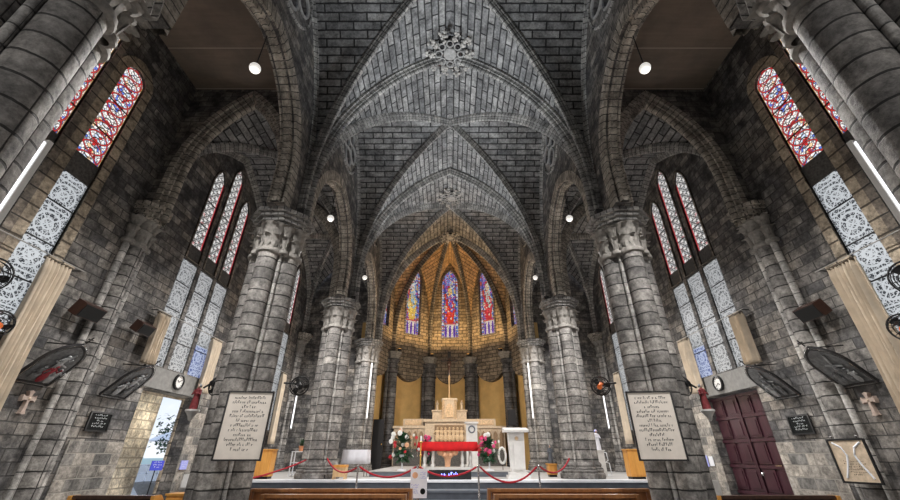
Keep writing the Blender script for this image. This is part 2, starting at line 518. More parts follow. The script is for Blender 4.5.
def moulding(w, d):
    p = [(-w, -.05), (-w, .3 * d), (-.86 * w, .36 * d), (-.78 * w, .3 * d), (-.7 * w, .22 * d), (-.62 * w, .3 * d), (-.62 * w, .6 * d), (-.5 * w, .66 * d), (-.4 * w, .56 * d), (-.34 * w, .5 * d)]
    for k in range(7):
        a = PI + PI * k / 6
        p.append((.34 * w * math.cos(a), .76 * d - .24 * d * math.sin(a)))
    return p + [(-x, y) for x, y in p[:10][::-1]]

def arch_path(F, cx, hx, cy, hy):
    """full path from (-,-) springing through crown to (+,+) springing"""
    a = [(cx - hx * q, cy - hy * q, z) for q, z in F]
    b = [(cx + hx * q, cy + hy * q, z) for q, z in F[::-1]]
    return a + b[1:]

# ---------------- ceilings (nave, aisles, apse)
def nave_bay(k):
    cy = (PY[k] + PY[k + 1]) / 2
    mb = MB(); web(mb, FN, 0, NW, cy, H)
    o = struct(mb.build('ceiling', 'web', sharp=20))
    r = MB().sweep(arch_path(FN, 0, NW, cy, H), (H, -NW, 0), moulding(.11, .24)); r.build('diagonal_rib', 'rib', o)
    r = MB().sweep(arch_path(FN, 0, NW, cy, -H), (-H, -NW, 0), moulding(.11, .24)); r.build('diagonal_rib', 'rib', o)
    for s in (-1, 1):
        p = [(s * (NW), cy - H * q, z) for q, z in FN] + [(s * NW, cy + H * q, z) for q, z in FN[::-1]][1:]
        MB().sweep(p, (1, 0, 0), moulding(.09, .14)).build('wall_rib', 'rib', o)
    return o
bays = [nave_bay(k) for k in range(4)]
for k in (1, 2, 3, 4):
    o = struct(MB().sweep(arch_path(FN, 0, NW, PY[k], 0), (0, -1, 0), moulding(.15, .3)).build('trim_%d' % k, 'rib'))

# bosses
def boss(loc, r, parent, name='roof_boss'):
    e = bpy.data.objects.new(name, None); C.objects.link(e); e.parent = parent; e.location = loc
    m = MB().lathe([(0, -.04 * r), (.3 * r, -.04 * r), (.34 * r, .0), (.34 * r, .4 * r)], n=24); m.build('disc', 'boss', e)
    MB().lathe([(.34 * r, .06 * r), (.56 * r, .06 * r), (.58 * r, .3 * r)], n=24).build('hollow_shade', 'black', e)  # black ring paints the shade in the boss hollows
    m = MB()
    for k in range(8):                       # scalloped ring
        a = 2 * PI * k / 8; c = (math.cos(a) * .56 * r, math.sin(a) * .56 * r, .0)
        pts = [(c[0] + .17 * r * math.cos(t * 2 * PI / 12), c[1] + .17 * r * math.sin(t * 2 * PI / 12), c[2] + .02 * r) for t in range(13)]
        m.tube(pts, .045 * r, 6, cap=False)
    m.build('scalloped_ring', 'boss', e)
    m = MB(); rd = random.Random(3)
    for k in range(10):
        a = 2 * PI * k / 10
        for j in range(18):
            rr = (.72 + .55 * rd.random()) * r; aa = a + rd.uniform(-.17, .17)
            m.ball((rr * math.cos(aa), rr * math.sin(aa), (-.12 + .2 * rd.random()) * r), rd.uniform(.05, .1) * r, 8, (1, 1, .8))
    m.build('leaf_wreath', 'bossleaf', e)
    return e
boss((0, 7.47, 12.42), .6, bays[1]); boss((.07, 15.2, 12.58), .62, bays[3])

# aisle vaults and ceilings
for s in (-1, 1):
    for k in (2, 3):
        cy = (PY[k] + PY[k + 1]) / 2; cx = s * 5.68
        mb = MB(); web(mb, FA, cx, 1.72, cy, H)
        o = struct(mb.build('ceiling', 'web', sharp=20))
        MB().sweep(arch_path(FA, cx, 1.7, cy, H), (H, -1.7, 0), moulding(.11, .2)).build('diagonal_rib', 'rib', o)
        MB().sweep(arch_path(FA, cx, 1.7, cy, -H), (-H, -1.7, 0), moulding(.11, .2)).build('diagonal_rib', 'rib', o)
        p = [(s * (AX - .02), cy - H * q, z) for q, z in FA] + [(s * (AX - .02), cy + H * q, z) for q, z in FA[::-1]][1:]
        MB().sweep(p, (1, 0, 0), moulding(.14, .2)).build('wall_rib', 'rib', o)
    # flat boarded ceiling over the first aisle bays
    m = MB(); x0, x1 = sorted((s * 4.0, s * AX)); m.box(x0, x1, -3.34, 7.74, 10.9, 11.05)
    struct(m.build('ceiling', 'ceil'))
    # transverse aisle arches with the wall over them
    for k in (2, 3):
        ap = archpts(s * 5.68, 1.42, SPR, 1.0, 3.95)
        if s > 0: outer = [(4.1, SPR)] + ap + [(AX, SPR), (AX, 11.0), (4.1, 11.0)]
        else: outer = [(-AX, SPR)] + ap + [(-4.1, SPR), (-4.1, 11.0), (-AX, 11.0)]
        w = MB().panel(outer, [], lambda a, z, d, k=k: (a, PY[k] + d, z), -.2, .2)
        wo = struct(w.build('wall_aisle_' + ('left' if s < 0 else 'right'), 'wall'))
        p = [(a, PY[k], z) for a, z in archpts(s * 5.68, 1.46, SPR, 1.0, 3.98)]
        MB().sweep(p, (0, -1, 0), moulding(.23, .3)).build('arch_moulding', 'arch', wo)

# ---------------- nave arcade walls
def circle(c, r, n=20): return [(c[0] + r * math.cos(2 * PI * k / n), c[1] + r * math.sin(2 * PI * k / n)) for k in range(n)]
for s in (-1, 1):
    outer = [(-3.34, 12.75), (-3.34, SPR)]; holes = []
    for k in range(4):
        cy = (PY[k] + PY[k + 1]) / 2
        outer += archpts(cy, 1.95, SPR, .5, 2.75)
        for dx, dz in ((0, .48), (.48, 0), (0, -.48), (-.48, 0)): holes.append(circle((cy + dx, 11.52 + dz), .3))
    outer += [(19.0, SPR), (19.0, 12.75)]
    f = lambda a, z, d, s=s: (s * (NW + d), a, z)
    o = struct(MB().panel(outer, holes, f, 0, .36).build('wall_nave_' + ('left' if s < 0 else 'right'), 'wall'))
    for k in range(1, 4):
        cy = (PY[k] + PY[k + 1]) / 2
        path = [(s * (NW + .18), a, z) for a, z in archpts(cy, 1.97, SPR, .5, 2.8)]
        MB().sweep(path, (1, 0, 0), [(-.2, -.28), (-.2, .03), (-.16, .05), (-.13, .02), (-.1, .02), (-.09, .1), (-.07, .13), (-.04, .1), (.04, .1), (.07, .13), (.09, .1), (.1, .02), (.13, .02), (.16, .05), (.2, .03), (.2, -.28)]).build('arcade_arch', 'arch', o)
        for dx, dz in ((0, .48), (.48, 0), (0, -.48), (-.48, 0)):
            pts = [(s * (NW - .01), a, z) for a, z in circle((cy + dx, 11.52 + dz), .33, 24)]; pts.append(pts[0])
            MB().tube(pts, .045, 6, cap=False).build('opening_ring', 'boss', o)
        pts = [(s * (NW - .01), a, z) for a, z in circle((cy, 11.52), .98, 36)]; pts.append(pts[0])
        MB().tube(pts, .04, 6, cap=False).build('outer_ring', 'rib', o)

# ---------------- aisle walls with window and door openings
def lancet(c, w, z0, z1, sharpn=1.25, n=8):
    a = w / 2; rise = a * sharpn * 1.1
    p = archpts(c, a, z1 - rise, 0, rise, n)
    return [(c - a, z0)] + p[0:] + [(c + a, z0)] if abs(p[0][1] - z0) > .01 else p
def opening(c, W, w, zt):
    lw = W.get('lw', w)
    if lw <= w: return lancet(c, w, W['z0'], zt, W['round'])
    up = lancet(c, w, 6.38, zt, W['round'])
    return [(c - lw / 2, W['z0']), (c - lw / 2, 6.38)] + up + [(c + lw / 2, 6.38), (c + lw / 2, W['z0'])]
WIN = {}
WIN[1] = dict(cols=[(4.05, .6, 9.3), (5.0, .6, 10.1), (5.95, .6, 9.55)], mat='stA', lat='laA', z0=3.3, round=1.05)
WIN[2] = dict(lw=.7, cols=[(9.74, .56, 9.65), (10.58, .56, 10.4), (11.42, .56, 9.65)], mat='stB', lat='laB', z0=3.5, round=1.9)
WIN[3] = dict(lw=.7, cols=[(15.2, .56, 9.65), (16.05, .56, 10.4), (16.9, .56, 9.65)], mat='stB', lat='laB', z0=2.4, round=1.9)
DOOR = (9.66, 11.84, 2.95)
TH = .42
wi = 0
for s in (-1, 1):
    side = 'left' if s < 0 else 'right'
    f = lambda a, z, d, s=s: (s * (AX + d), a, z)
    holes = []
    for k, W in WIN.items():
        for (c, w, zt) in W['cols']: holes.append(opening(c, W, w, zt))
    outer = [(-3.34, 0), (DOOR[0], 0), (DOOR[0], DOOR[2]), (DOOR[1], DOOR[2]), (DOOR[1], 0), (19.2, 0), (19.2, 11.1), (-3.34, 11.1)]
    struct(MB().panel(outer, holes, f, 0, TH).build('wall_' + side, 'wall'))
    # dressed lintel above the door, with pale masonry beside it
    m = MB(); y0, y1 = DOOR[0] - .25, DOOR[1] + .2
    m.panel([(y0, 2.97), (y1, 2.97), (y1, 3.46), (y0, 3.46)], [], f, -.05, 0); struct(m.build('trim_%d' % (5 if s < 0 else 6), plain('door lintel stone', (.2, .195, .185), .7, nz=.3)))
    m = MB()
    for (a0, a1, b1) in ((8.25, DOOR[0], 1.76), (DOOR[1], 12.5, 2.6)):
        m.panel([(a0, 0), (a1, 0), (a1, b1), (a0, b1)], [], f, -.02, 0)
    struct(m.build('trim_%d' % (7 if s < 0 else 8), 'wallpale'))
    for k, W in WIN.items():
        wi += 1
        root = bpy.data.objects.new('window_%d' % wi, None); C.objects.link(root); root['kind'] = 'structure'
        root.location = (s * AX, W['cols'][1][0], W['z0'])
        inv = Matrix.Translation(-root.location)
        g = lambda a, z, d, s=s, r=root.location.copy(): (s * (AX + d) - r.x, a - r.y, z - r.z)
        for (c, w, zt) in W['cols']:
            # stained glass: slab with its own uv (u from the light's centre, v height)
            o_ = lancet(c, w, 6.85, zt, W['round']); m = MB(); m.prism(o_, g, .045, .06)
            m.uv = [[(q[0] - c, q[1]) for q in uv] for uv in m.uv]
            gl = m.build('stained_glass', W['mat'], root)
            m = MB(); m.prism([(c - w / 2, 6.35), (c + w / 2, 6.35), (c + w / 2, 6.85), (c - w / 2, 6.85)], g, .02, .3); m.build('carved_transom', 'carved', root)
            zb = W['z0']; lw = W.get('lw', w)
            m = MB(); m.prism([(c - lw / 2, zb), (c + lw / 2, zb), (c + lw / 2, 6.35), (c - lw / 2, 6.35)], g, .045, .07)
            m.uv = [[(q[0] - c, q[1]) for q in uv] for uv in m.uv]
            m.build('pierced_lattice', W['lat'], root)
            if k == 2 and c > 11:
                m = MB(); m.prism([(c - .33, 3.52), (c + .33, 3.52), (c + .33, 4.35), (c - .33, 4.35)], g, .04, .06)
                m.uv = [[(q[0] - c, q[1]) for q in uv] for uv in m.uv]; m.build('blue_lattice', 'laC', root)
            # dressed stone surround
            ow = (.2 if c > 5.5 else .15) if k == 1 else .06
            zf = W['z0'] if lw <= w else 6.42
            o1 = lancet(c, w + 2 * ow, zf - .02, zt + ow * 1.4, W['round']); o2 = lancet(c, w, zf - .01, zt, W['round'])
            m = MB(); m.panel(o1, [o2], g, -.035, .1); m.build('window_frame', 'tan' if (k == 1 and c > 5.5) else 'mullion', root)
            for zz in (4.2, 4.95, 5.7, 7.6, 8.4):
                if zz < zt - .7: MB().box(*sorted((g(0, 0, .03)[0], g(0, 0, .045)[0])), c - w / 2 - root.location.y, c + w / 2 - root.location.y, zz - W['z0'] - .012, zz - W['z0'] + .012).build('glazing_bar', 'black', root)

# west wall behind the viewer with its open portal
struct(MB().panel([(-7.8, 0), (-1.7, 0), (-1.7, 4.2), (1.7, 4.2), (1.7, 0), (7.8, 0), (7.8, 12.9), (-7.8, 12.9)], [], lambda a, z, d: (a, -3.34 - d, z), 0, .5).build('wall_back', 'wall'))
struct(MB().box(-30, 30, -60, -3.9, -.3, -.02).build('floor', 'ground'))
# end walls of the aisles
for s in (-1, 1):
    a, b = sorted((s * 4.0, s * 7.82))
    struct(MB().panel([(a, 0), (b, 0), (b, 11.1), (a, 11.1)], [], lambda x, z, d: (x, 18.95 + d, z), 0, .4).build('wall_end_' + ('left' if s < 0 else 'right'), 'wall'))

# ---------------- apse
AC = (0, 18.9); AR = 4.0; C18 = math.cos(PI / 10); S18 = math.sin(PI / 10)
mb = MB(); ribs = []
def apt(phi, ax, t, z):
    """phi: direction from +Y; ax along axis, t lateral"""
    return (AC[0] + ax * math.sin(phi) + t * math.cos(phi), AC[1] + ax * math.cos(phi) - t * math.sin(phi), z)
arcl = [0]
for i in range(1, len(FN)): arcl.append(arcl[-1] + math.hypot((FN[i][0] - FN[i - 1][0]) * 1.24, FN[i][1] - FN[i - 1][1]))
for c in range(-2, 3):
    phi = c * PI / 5
    for sg in (-1, 1):
        r = [[apt(phi, AR * C18 * q, sg * AR * S18 * q, z), apt(phi, AR * C18, sg * AR * S18 * q, z)] for q, z in FN]
        ur = [[(AR * C18 * q, arcl[i]), (AR * C18, arcl[i])] for i, (q, z) in enumerate(FN)]
        mb.grid(r, ur)
M['apseweb'] = stone('apse vault brick', (.42, .30, .17), (.6, .42, .24), (.10, .07, .04), .5, .2, .022, grime=.35)
M['apserib'] = stone('apse rib stone', (.13, .12, .11), (.2, .185, .165), (.02, .02, .02), 8, .16, .022, offset=0, grime=.4)
apse_ceiling = struct(mb.build('ceiling', 'apseweb', sharp=20))
for k in range(6):
    phi = (-90 + 36 * k) * PI / 180
    d = Vector((math.sin(phi), math.cos(phi), 0)); sd = d.cross(Vector((0, 0, 1)))
    path = [(AC[0] + d.x * AR * q, AC[1] + d.y * AR * q, z) for q, z in FN]
    MB().sweep(path, -sd, moulding(.12, .26)).build('apse_rib', 'apserib', apse_ceiling)
boss((0, 18.75, 12.42), .5, apse_ceiling)
M['apsewall'] = stone('apse wall brick', (.18, .15, .12), (.27, .225, .17), (.03, .027, .02), .5, .2, .02, grime=.4)
for n_, c in enumerate(range(-2, 3)):
    phi = c * PI / 5; hw = AR * S18
    f = lambda a, z, d, phi=phi: apt(phi, AR * C18 + d, a, z)
    wz0, wz1 = 7.76, 12.25
    top = [(-hw * q, z) for q, z in FN if z > 6.85]; top = top + [(-a, z) for a, z in top[::-1]][1:]
    tongue = [(1.0 * math.cos(t), 6.3 + 1.2 * math.sin(t)) for t in [PI + PI * i / 14 for i in range(15)]]
    outer = [(-hw, 6.86), (-hw, 6.5)] + tongue + [(hw, 6.5), (hw, 6.86)] + top[::-1]
    hole = lancet(0, 1.0, wz0, wz1, 1.7)
    ob = struct(MB().panel(outer, [hole], f, -.02, .3).build('wall_apse_%d' % (n_ + 1), 'apsewall'))
    struct(MB().panel([(-hw - .1, .9), (hw + .1, .9), (hw + .1, 7.5), (-hw - .1, 7.5)], [], f, .3, .5).build('wall_apse_%d' % (n_ + 6), 'ochre'))
    wi += 1
    root = bpy.data.objects.new('window_%d' % wi, None); C.objects.link(root); root['kind'] = 'structure'; root.location = f(0, wz0, .15)
    g = lambda a, z, d, f=f, r=Vector(f(0, wz0, .15)): tuple(Vector(f(a, z, d)) - r)
    m = MB(); m.prism(lancet(0, .98, wz0, wz1, 1.7), g, .14, .16); m.uv = [[(q[0], (q[1] - wz0) / (wz1 - wz0)) for q in uv] for uv in m.uv]
    m.build('stained_glass', {0: 'sa1', -1: 'sa2', 1: 'sa3', -2: 'sa3', 2: 'sa2'}[c], root)
    m = MB(); m.panel(lancet(0, 1.12, wz0 - .08, wz1 + .1, 1.7), [hole], g, -.06, .12); m.build('window_frame', 'apserib', root)

# ---------------- piers
def capital(mb, cx, cy, r, z0=5.75, z1=6.42, n=8, a0=0, a1=2 * PI):
    h = z1 - z0
    mb.lathe([(r + .005, z0 - .12), (r + .05, z0 - .1), (r + .06, z0 - .06), (r + .05, z0 - .02), (r, z0), (r - .03, z0 + .1 * h), (r - .02, z0 + .5 * h), (r + .02, z0 + .8 * h), (r + .09, z1)], (cx, cy), 20, a0, a1)
    for row, (zb, hh, ph, out) in enumerate(((z0 + .02, .28, 0, .09), (z0 + .18, .40, .5, .15))):
        for k in range(n):
            a = a0 + (a1 - a0) * (k + ph) / n
            if a > a1 + .01: continue
            rows = []
            for i in range(6):
                t = i / 5; rr = r + .01 + out * t ** 2.2; z = zb + hh * math.sin(t * 1.9) / math.sin(1.57)
                w = .07 * math.sin(.35 + t * 2.5) + .02
                if t > .8: rr += .03
                ta = (-math.sin(a), math.cos(a))
                rows.append([(cx + (rr - .03 * abs(j)) * math.cos(a) + ta[0] * w * j, cy + (rr - .03 * abs(j)) * math.sin(a) + ta[1] * w * j, z) for j in (-1, 0, 1)])
            mb.grid(rows)
def octo(mb, cx, cy, r, z0, z1, n=8):
    st = 4; h = (z1 - z0) / st
    for i in range(st):      # stepped mouldings with undercut grooves, seen from below
        for ra, za, zb in ((r * (.70 + .10 * i), z0 + h * i, z0 + h * (i + .62)), (r * (.66 + .10 * i), z0 + h * (i + .62), z0 + h * (i + 1))):
            if i == st - 1: zb = z1
            ring = [(cx + ra * math.cos(PI / n + 2 * PI * k / n), cy + ra * math.sin(PI / n + 2 * PI * k / n)) for k in range(n)]
            mb.prism(ring, lambda a, b, d: (a, b, d), za, zb)
            if i == st - 1: break

def base_prof(r, z=0): return [(r + .13, z), (r + .13, z + .12), (r + .09, z + .15), (r + .115, z + .2), (r + .09, z + .26), (r + .04, z + .3), (r + .06, z + .35), (r + .04, z + .4), (r, z + .44)]

def make_pier(zb, label, loc, small=False):
    R, OFF = .212, .325
    t = thing('stone_pier', label, 'pier', (loc[0], loc[1], zb), group=None)
    top = SPR - zb
    MB().lathe([(.27, .02), (.27, top - .4)], n=12).build('core', 'dark', t)
    for k in range(4):
        a = k * PI / 2; c = (OFF * math.cos(a), OFF * math.sin(a))
        MB().lathe([(R, .3), (R, top - 1.05)], c, 24).build('shaft', 'pier', t)
        a += PI / 4; c = (.335 * math.cos(a), .335 * math.sin(a))
        MB().lathe([(.045, .3), (.045, top - 1.05)], c, 10).build('colonnette', 'thin', t)
    m = MB(); ab = MB(); bs = MB()
    for k in range(4):
        a = k * PI / 2; c = (OFF * math.cos(a), OFF * math.sin(a))
        capital(m, c[0], c[1], R, top - .95, top - .34)
        bs.lathe(base_prof(R), c, 20)
        a += PI / 4; c = (.42 * math.cos(a), .42 * math.sin(a)); capital(m, c[0], c[1], .055, top - .95, top - .4, 4)
        bs.lathe([(r * .45, z) for r, z in base_prof(.05)], c, 12)
    oc = [(.56 * math.cos(PI / 8 + 2 * PI * k / 8), .56 * math.sin(PI / 8 + 2 * PI * k / 8)) for k in range(8)]
    bs.prism(oc, lambda a, b, d: (a, b, d), 0, .1)
    octo(ab, 0, 0, .72, top - .36, top)
    m.build('capital', 'cap', t); ab.build('abacus', 'rib', t); bs.build('base', 'pier', t)
    return t
for s, sn in ((-1, 'left'), (1, 'right')):
    make_pier(0, 'huge clustered stone pier cut off by the upper %s corner of the view' % sn, (s * 4.0, 2.2))
    make_pier(0, 'clustered stone pier bearing the framed inscription board on the %s' % sn, (s * 4.0, 7.74))
    make_pier(.9, 'clustered stone pier at the %s end of the sanctuary step' % sn, (s * 4.0, 13.28))
    make_pier(.9, 'clustered stone pier on the %s carrying the apse arch' % sn, (s * 4.0, 18.72))

# apse columns
def apse_col(ang, label):
    a = math.radians(ang); x = AC[0] + 3.95 * math.sin(a); y = AC[1] + 3.95 * math.cos(a)
    t = thing('apse_column', label, 'column', (x, y, .9), (0, 0, -a))
    top = 5.6
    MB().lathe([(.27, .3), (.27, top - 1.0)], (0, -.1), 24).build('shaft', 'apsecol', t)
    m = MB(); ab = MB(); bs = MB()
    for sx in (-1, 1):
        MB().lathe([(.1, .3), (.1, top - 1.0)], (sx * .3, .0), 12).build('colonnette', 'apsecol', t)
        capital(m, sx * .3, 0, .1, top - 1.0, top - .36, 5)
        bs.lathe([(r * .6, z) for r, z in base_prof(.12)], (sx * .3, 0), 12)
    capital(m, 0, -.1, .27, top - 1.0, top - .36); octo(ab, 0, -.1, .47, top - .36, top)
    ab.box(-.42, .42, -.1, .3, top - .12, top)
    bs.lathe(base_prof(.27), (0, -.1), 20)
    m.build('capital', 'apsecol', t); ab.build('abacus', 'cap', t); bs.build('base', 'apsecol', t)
for ang, lb in ((-54, 'dark apse column farthest left, between side windows'), (-18, 'dark apse column just left of the central window'),
                (18, 'dark apse column just right of the central window'), (54, 'dark apse column farthest right, between side windows')):
    apse_col(ang, lb)

# wall columns against the aisle walls
def wall_column(s, y, zb, label):
    t = thing('wall_column', label, 'column', (s * 7.32, y, zb))
    top = 6.8 - zb; a0, a1 = (-PI / 2, PI / 2) if s < 0 else (PI / 2, 3 * PI / 2)
    MB().lathe([(.16, .3), (.16, top - 1.0)], (0, 0), 16, a0 - .4, a1 + .4).build('shaft', 'pier', t)
    m = MB(); ab = MB(); bs = MB()
    for dy in (-.25, .25):
        MB().lathe([(.05, .3), (.07, top - 1.0)], (0, dy), 10).build('colonnette', 'thin', t)
        capital(m, 0, dy, .08, top - .95, top - .4, 5); bs.lathe([(r * .5, z) for r, z in base_prof(.1)], (0, dy), 12)
        pass
    MB().box(*sorted((s * .1, s * .02)), -.3, .3, 0, top).build('backing_pilaster', 'wall', t)
    capital(m, 0, 0, .16, top - .95, top - .34); octo(ab, 0, 0, .46, top - .38, top)
    bs.lathe(base_prof(.16), (0, 0), 18)
    m.build('capital', 'cap', t); ab.build('abacus', 'arch', t); bs.build('base', 'pier', t)
for s, sn in ((-1, 'left'), (1, 'right')):
    wall_column(s, 7.74, 0, 'tall %s aisle wall column between the big circle-patterned and red-bordered windows' % sn)
    wall_column(s, 13.28, .9, '%s aisle wall column seen beyond the inscription pier' % sn)
    wall_column(s, 18.65, .9, 'corner wall column at the far end of the %s aisle' % sn)

# ---------------- floor, steps, platforms
struct(MB().box(-7.9, 7.9, -3.4, 9.5, -.2, 0).build('floor', 'floor'))
struct(MB().box(-7.9, 7.9, 9.5, 11.2, -.2, .0).box(-4.2, 4.2, 9.5, 11.2, 0, .3).build('floor', 'plat'))
for i, (y, z) in enumerate(((11.2, .5), (11.7, .7), (12.2, .9))):
    o = struct(MB().box(-5.6, 5.6, y - .04, 12.25, z - .2, z - .05).build('trim_%d' % (10 + i), 'slate'))
    MB().box(-5.63, 5.63, y - .08, y + .5, z - .05, z + .003).build('step_nosing', 'nosing' if z > .8 else 'slate', o)
struct(MB().box(-7.9, 7.9, 12.2, 23.4, -.2, .895).build('floor', 'plat'))
struct(MB().box(-7.9, 7.9, 11.2, 12.2, -.2, .0).build('floor', 'floor'))
struct(MB().box(-2.6, 2.6, 14.2, 22.6, .9, 1.03).build('floor', 'slate'))
struct(MB().box(-2.62, 2.62, 14.18, 22.6, 1.03, 1.06).build('trim_14', 'plat'))

# ---------------- right door: panelled double door ; left door: open
root = bpy.data.objects.new('door_2', None); C.objects.link(root); root['kind'] = 'structure'; root.location = (7.62, DOOR[0], 0)
W_ = (DOOR[1] - DOOR[0]) / 2
for k in range(2):
    a0 = W_ * k + .01; a1 = W_ * (k + 1) - .01
    lf = MB().box(0, .06, a0, a1, .02, 2.93).build('door_leaf', 'door', root)
    rows = [(.15, .62), (.74, 1.2), (1.32, 1.78), (1.9, 2.34), (2.44, 2.84)]
    for (z0, z1) in rows:
        MB().box(-.04, 0, a0, a1, z1 + .02, z1 + .09).build('rail', 'door', root)
        for j in range(2):
            b0 = a0 + .07 + j * (W_ / 2 - .02); b1 = b0 + W_ / 2 - .13
            m = MB(); m.box(-.03, 0, b0, b1, z0, z1); m.box(-.045, -.03, b0 + .05, b1 - .05, z0 + .05, z1 - .05); m.build('raised_panel', 'door', lf)
MB().box(-.06, -.03, W_ - .035, W_ + .035, .02, 2.93).build('meeting_bead', 'door', root)
MB().ball((-.07, W_ - .12, 1.1), .04).build('door_knob', 'chrome', root)
MB().box(-.05, -.03, .3, .5, 1.28, 1.30).build('door_bolt', 'chrome', root)
root = bpy.data.objects.new('door_1', None); C.objects.link(root); root['kind'] = 'structure'; root.location = (-7.4, DOOR[0], 0)
MB().box(-.40, -.34, 0, .04, 0, 2.95).box(-.40, -.34, 2.14, 2.18, 0, 2.95).box(-.40, -.34, 0.04, 2.14, 2.9, 2.95).build('door_frame', 'tan', root)
# porch wall outside the open door, lit by the sky and an added point light
struct(MB().panel([(8.6, -.2), (12.55, -.2), (12.55, 3.6), (8.6, 3.6)], [], lambda a, z, d: (-8.9 - d, a, z), 0, .35).build('wall_porch', 'tanblock'))
struct(MB().box(-60, -7.85, 2, 90, -.3, -.02).build('floor', 'ground'))
tag(MB().box(-200, -60, 40, 400, -.5, -.1).build('sea', 'sea'), 'green sea seen beyond the open left doorway', 'sea', kind='stuff')

# outdoor things seen through the doorway
t = thing('planter', 'round grey planter with a small slender tree outside the open door', 'planter', (-12.6, 19.1, 0))
MB().lathe([(0, 0), (.5, 0), (.85, .45), (.9, .5), (.82, .5), (.78, .42), (0, .42)], n=24).build('bowl', 'planter', t)
MB().tube([(0, 0, .4), (.05, 0, 1.2), (-.05, .05, 2.0), (.1, 0, 2.6)], .05, 8, taper=[1, .8, .6, .4]).build('trunk', 'pew', t)
m = MB(); rd = random.Random(5)
for k in range(240):
    a = rd.uniform(0, 6.28); r = rd.uniform(.0, .8); z = 2.3 + rd.uniform(-.5, .9); p = Vector((r * math.cos(a), r * math.sin(a), z)); d = Vector((rd.uniform(-1, 1), rd.uniform(-1, 1), rd.uniform(-1, .4))).normalized() * .2
    e = d.cross(Vector((0, 0, 1))).normalized() * .05
    m.face([p, p + d * .5 + e, p + d, p + d * .5 - e])
m.build('foliage', 'leaf', t)
t = thing('market_parasol', 'white parasol open outdoors beyond the left doorway', 'parasol', (-17.5, 27.5, 0))
MB().tube([(0, 0, 0), (0, 0, 3)], .04).build('pole', 'chrome', t)
MB().lathe([(1.8, 2.3), (.9, 2.75), (0, 3.0)], n=8).build('canopy', 'extwhite', t)
for i, (x, y, h) in enumerate(((-28, 46, 3.4), (-34, 52, 5.2), (-24, 42, 2.6))):
    t = thing('outdoor_tree', ['low leafy tree outdoors right behind the parasol', 'tallest leafy tree beyond the doorway', 'smallest leafy bush beyond the doorway'][i], 'tree', (x, y, 0), group='trees beyond the doorway')
    MB().tube([(0, 0, 0), (0.1, 0, h * .6)], .12, 8).build('trunk', 'pew', t)
    m = MB()
    for k in range(350):
        a = rd.uniform(0, 6.28); b = rd.uniform(-1, 1); rr = h * .35 * rd.uniform(.6, 1)
        p = Vector((rr * math.cos(a) * math.sqrt(1 - b * b), rr * math.sin(a) * math.sqrt(1 - b * b), h * .65 + rr * b)); d = Vector((rd.uniform(-1, 1), rd.uniform(-1, 1), rd.uniform(-1, 1))).normalized() * .4
        e = d.cross(Vector((0, .3, 1))).normalized() * .14
        m.face([p, p + d * .5 + e, p + d, p + d * .5 - e])
    m.build('crown', 'leaf', t)
t = thing('railing', 'white post railing outdoors beyond the left doorway', 'railing', (-15.5, 22.5, 0))
for z in (.35, .7, 1.05): MB().box(-2.2, 2.2, -.03, .03, z - .03, z + .03).build('rail', 'extwhite', t)
for k in range(9): MB().box(-2.2 + k * .55 - .03, -2.2 + k * .55 + .03, -.03, .03, 0, 1.1).build('post', 'extwhite', t)

# ---------------- curtains and rods
def curtain(s, y0, y1, z0, z1, label, gather=.5):
    n = 64; W = y1 - y0; rows = []; ur = []
    fr = 7
    for i in range(13):
        t = i / 12; z = z1 + (z0 - z1) * t; row = []; uu = []
        for k in range(n + 1):
            q = k / n; sp = 1 - .12 * math.sin(t * PI) ; y = (q - .5) * W * sp + .03 * t * math.sin(q * 9)
            x = .085 * math.sin(q * 2 * PI * fr + .5 * math.sin(t * 3 + q * 5)) * (1 if t > .02 else .6)
            row.append((x, y, z - z0)); uu.append((q * W * 2, z))
        rows.append(row); ur.append(uu)
    t = thing('curtain', label, 'curtain', (s * 7.2, (y0 + y1) / 2, z0), group='window curtains')
    o = MB().grid(rows, ur).build('cloth', 'curtain', t, sharp=60)
    md = o.modifiers.new('s', 'SOLIDIFY'); md.thickness = .008
    m = MB().box(-.06, .06, -W / 2, W / 2, z1 - z0 - .02, z1 - z0 + .03); m.build('heading', 'tan', t)
for s, sn in ((-1, 'left'), (1, 'right')):
    curtain(s, 6.03, 6.53, 1.9, 4.62, 'large cream curtain beside the pierced window nearest the viewer on the %s wall' % sn)
    curtain(s, 3.3, 3.7, 1.9, 4.62, 'cream curtain on the near edge of the first %s window' % sn)
    curtain(s, 9.02, 9.4, 3.42, 4.62, 'cream curtain above the %s door, nearer of its pair' % sn)
    curtain(s, 11.42, 11.9, 3.1, 4.62, 'cream curtain above the %s door, farther of its pair' % sn)
    curtain(s, 14.2, 14.5, 1.9, 4.62, 'cream curtain of the third %s window, nearer edge' % sn)
    curtain(s, 16.9, 17.25, 1.9, 4.62, 'cream curtain of the third %s window, farther edge' % sn)
    for (a, b, w) in ((3.3, 6.8, 'nearest'), (8.95, 12.0, 'second'), (14.1, 17.4, 'third')):
        t = thing('curtain_rod', 'thin curtain rod across the %s window of the %s wall' % (w, sn), 'curtain rod', (s * 7.2, (a + b) / 2, 4.68), group='curtain rods')
        L = (b - a) / 2
        MB().tube([(0, -L, 0), (0, L, 0)], .011).build('rod', 'planter', t)
        for q in (-1, 1):
            MB().box(*sorted((0, s * .2)), q * L * .97 - .01, q * L * .97 + .01, -.01, .01).build('bracket', 'black', t)

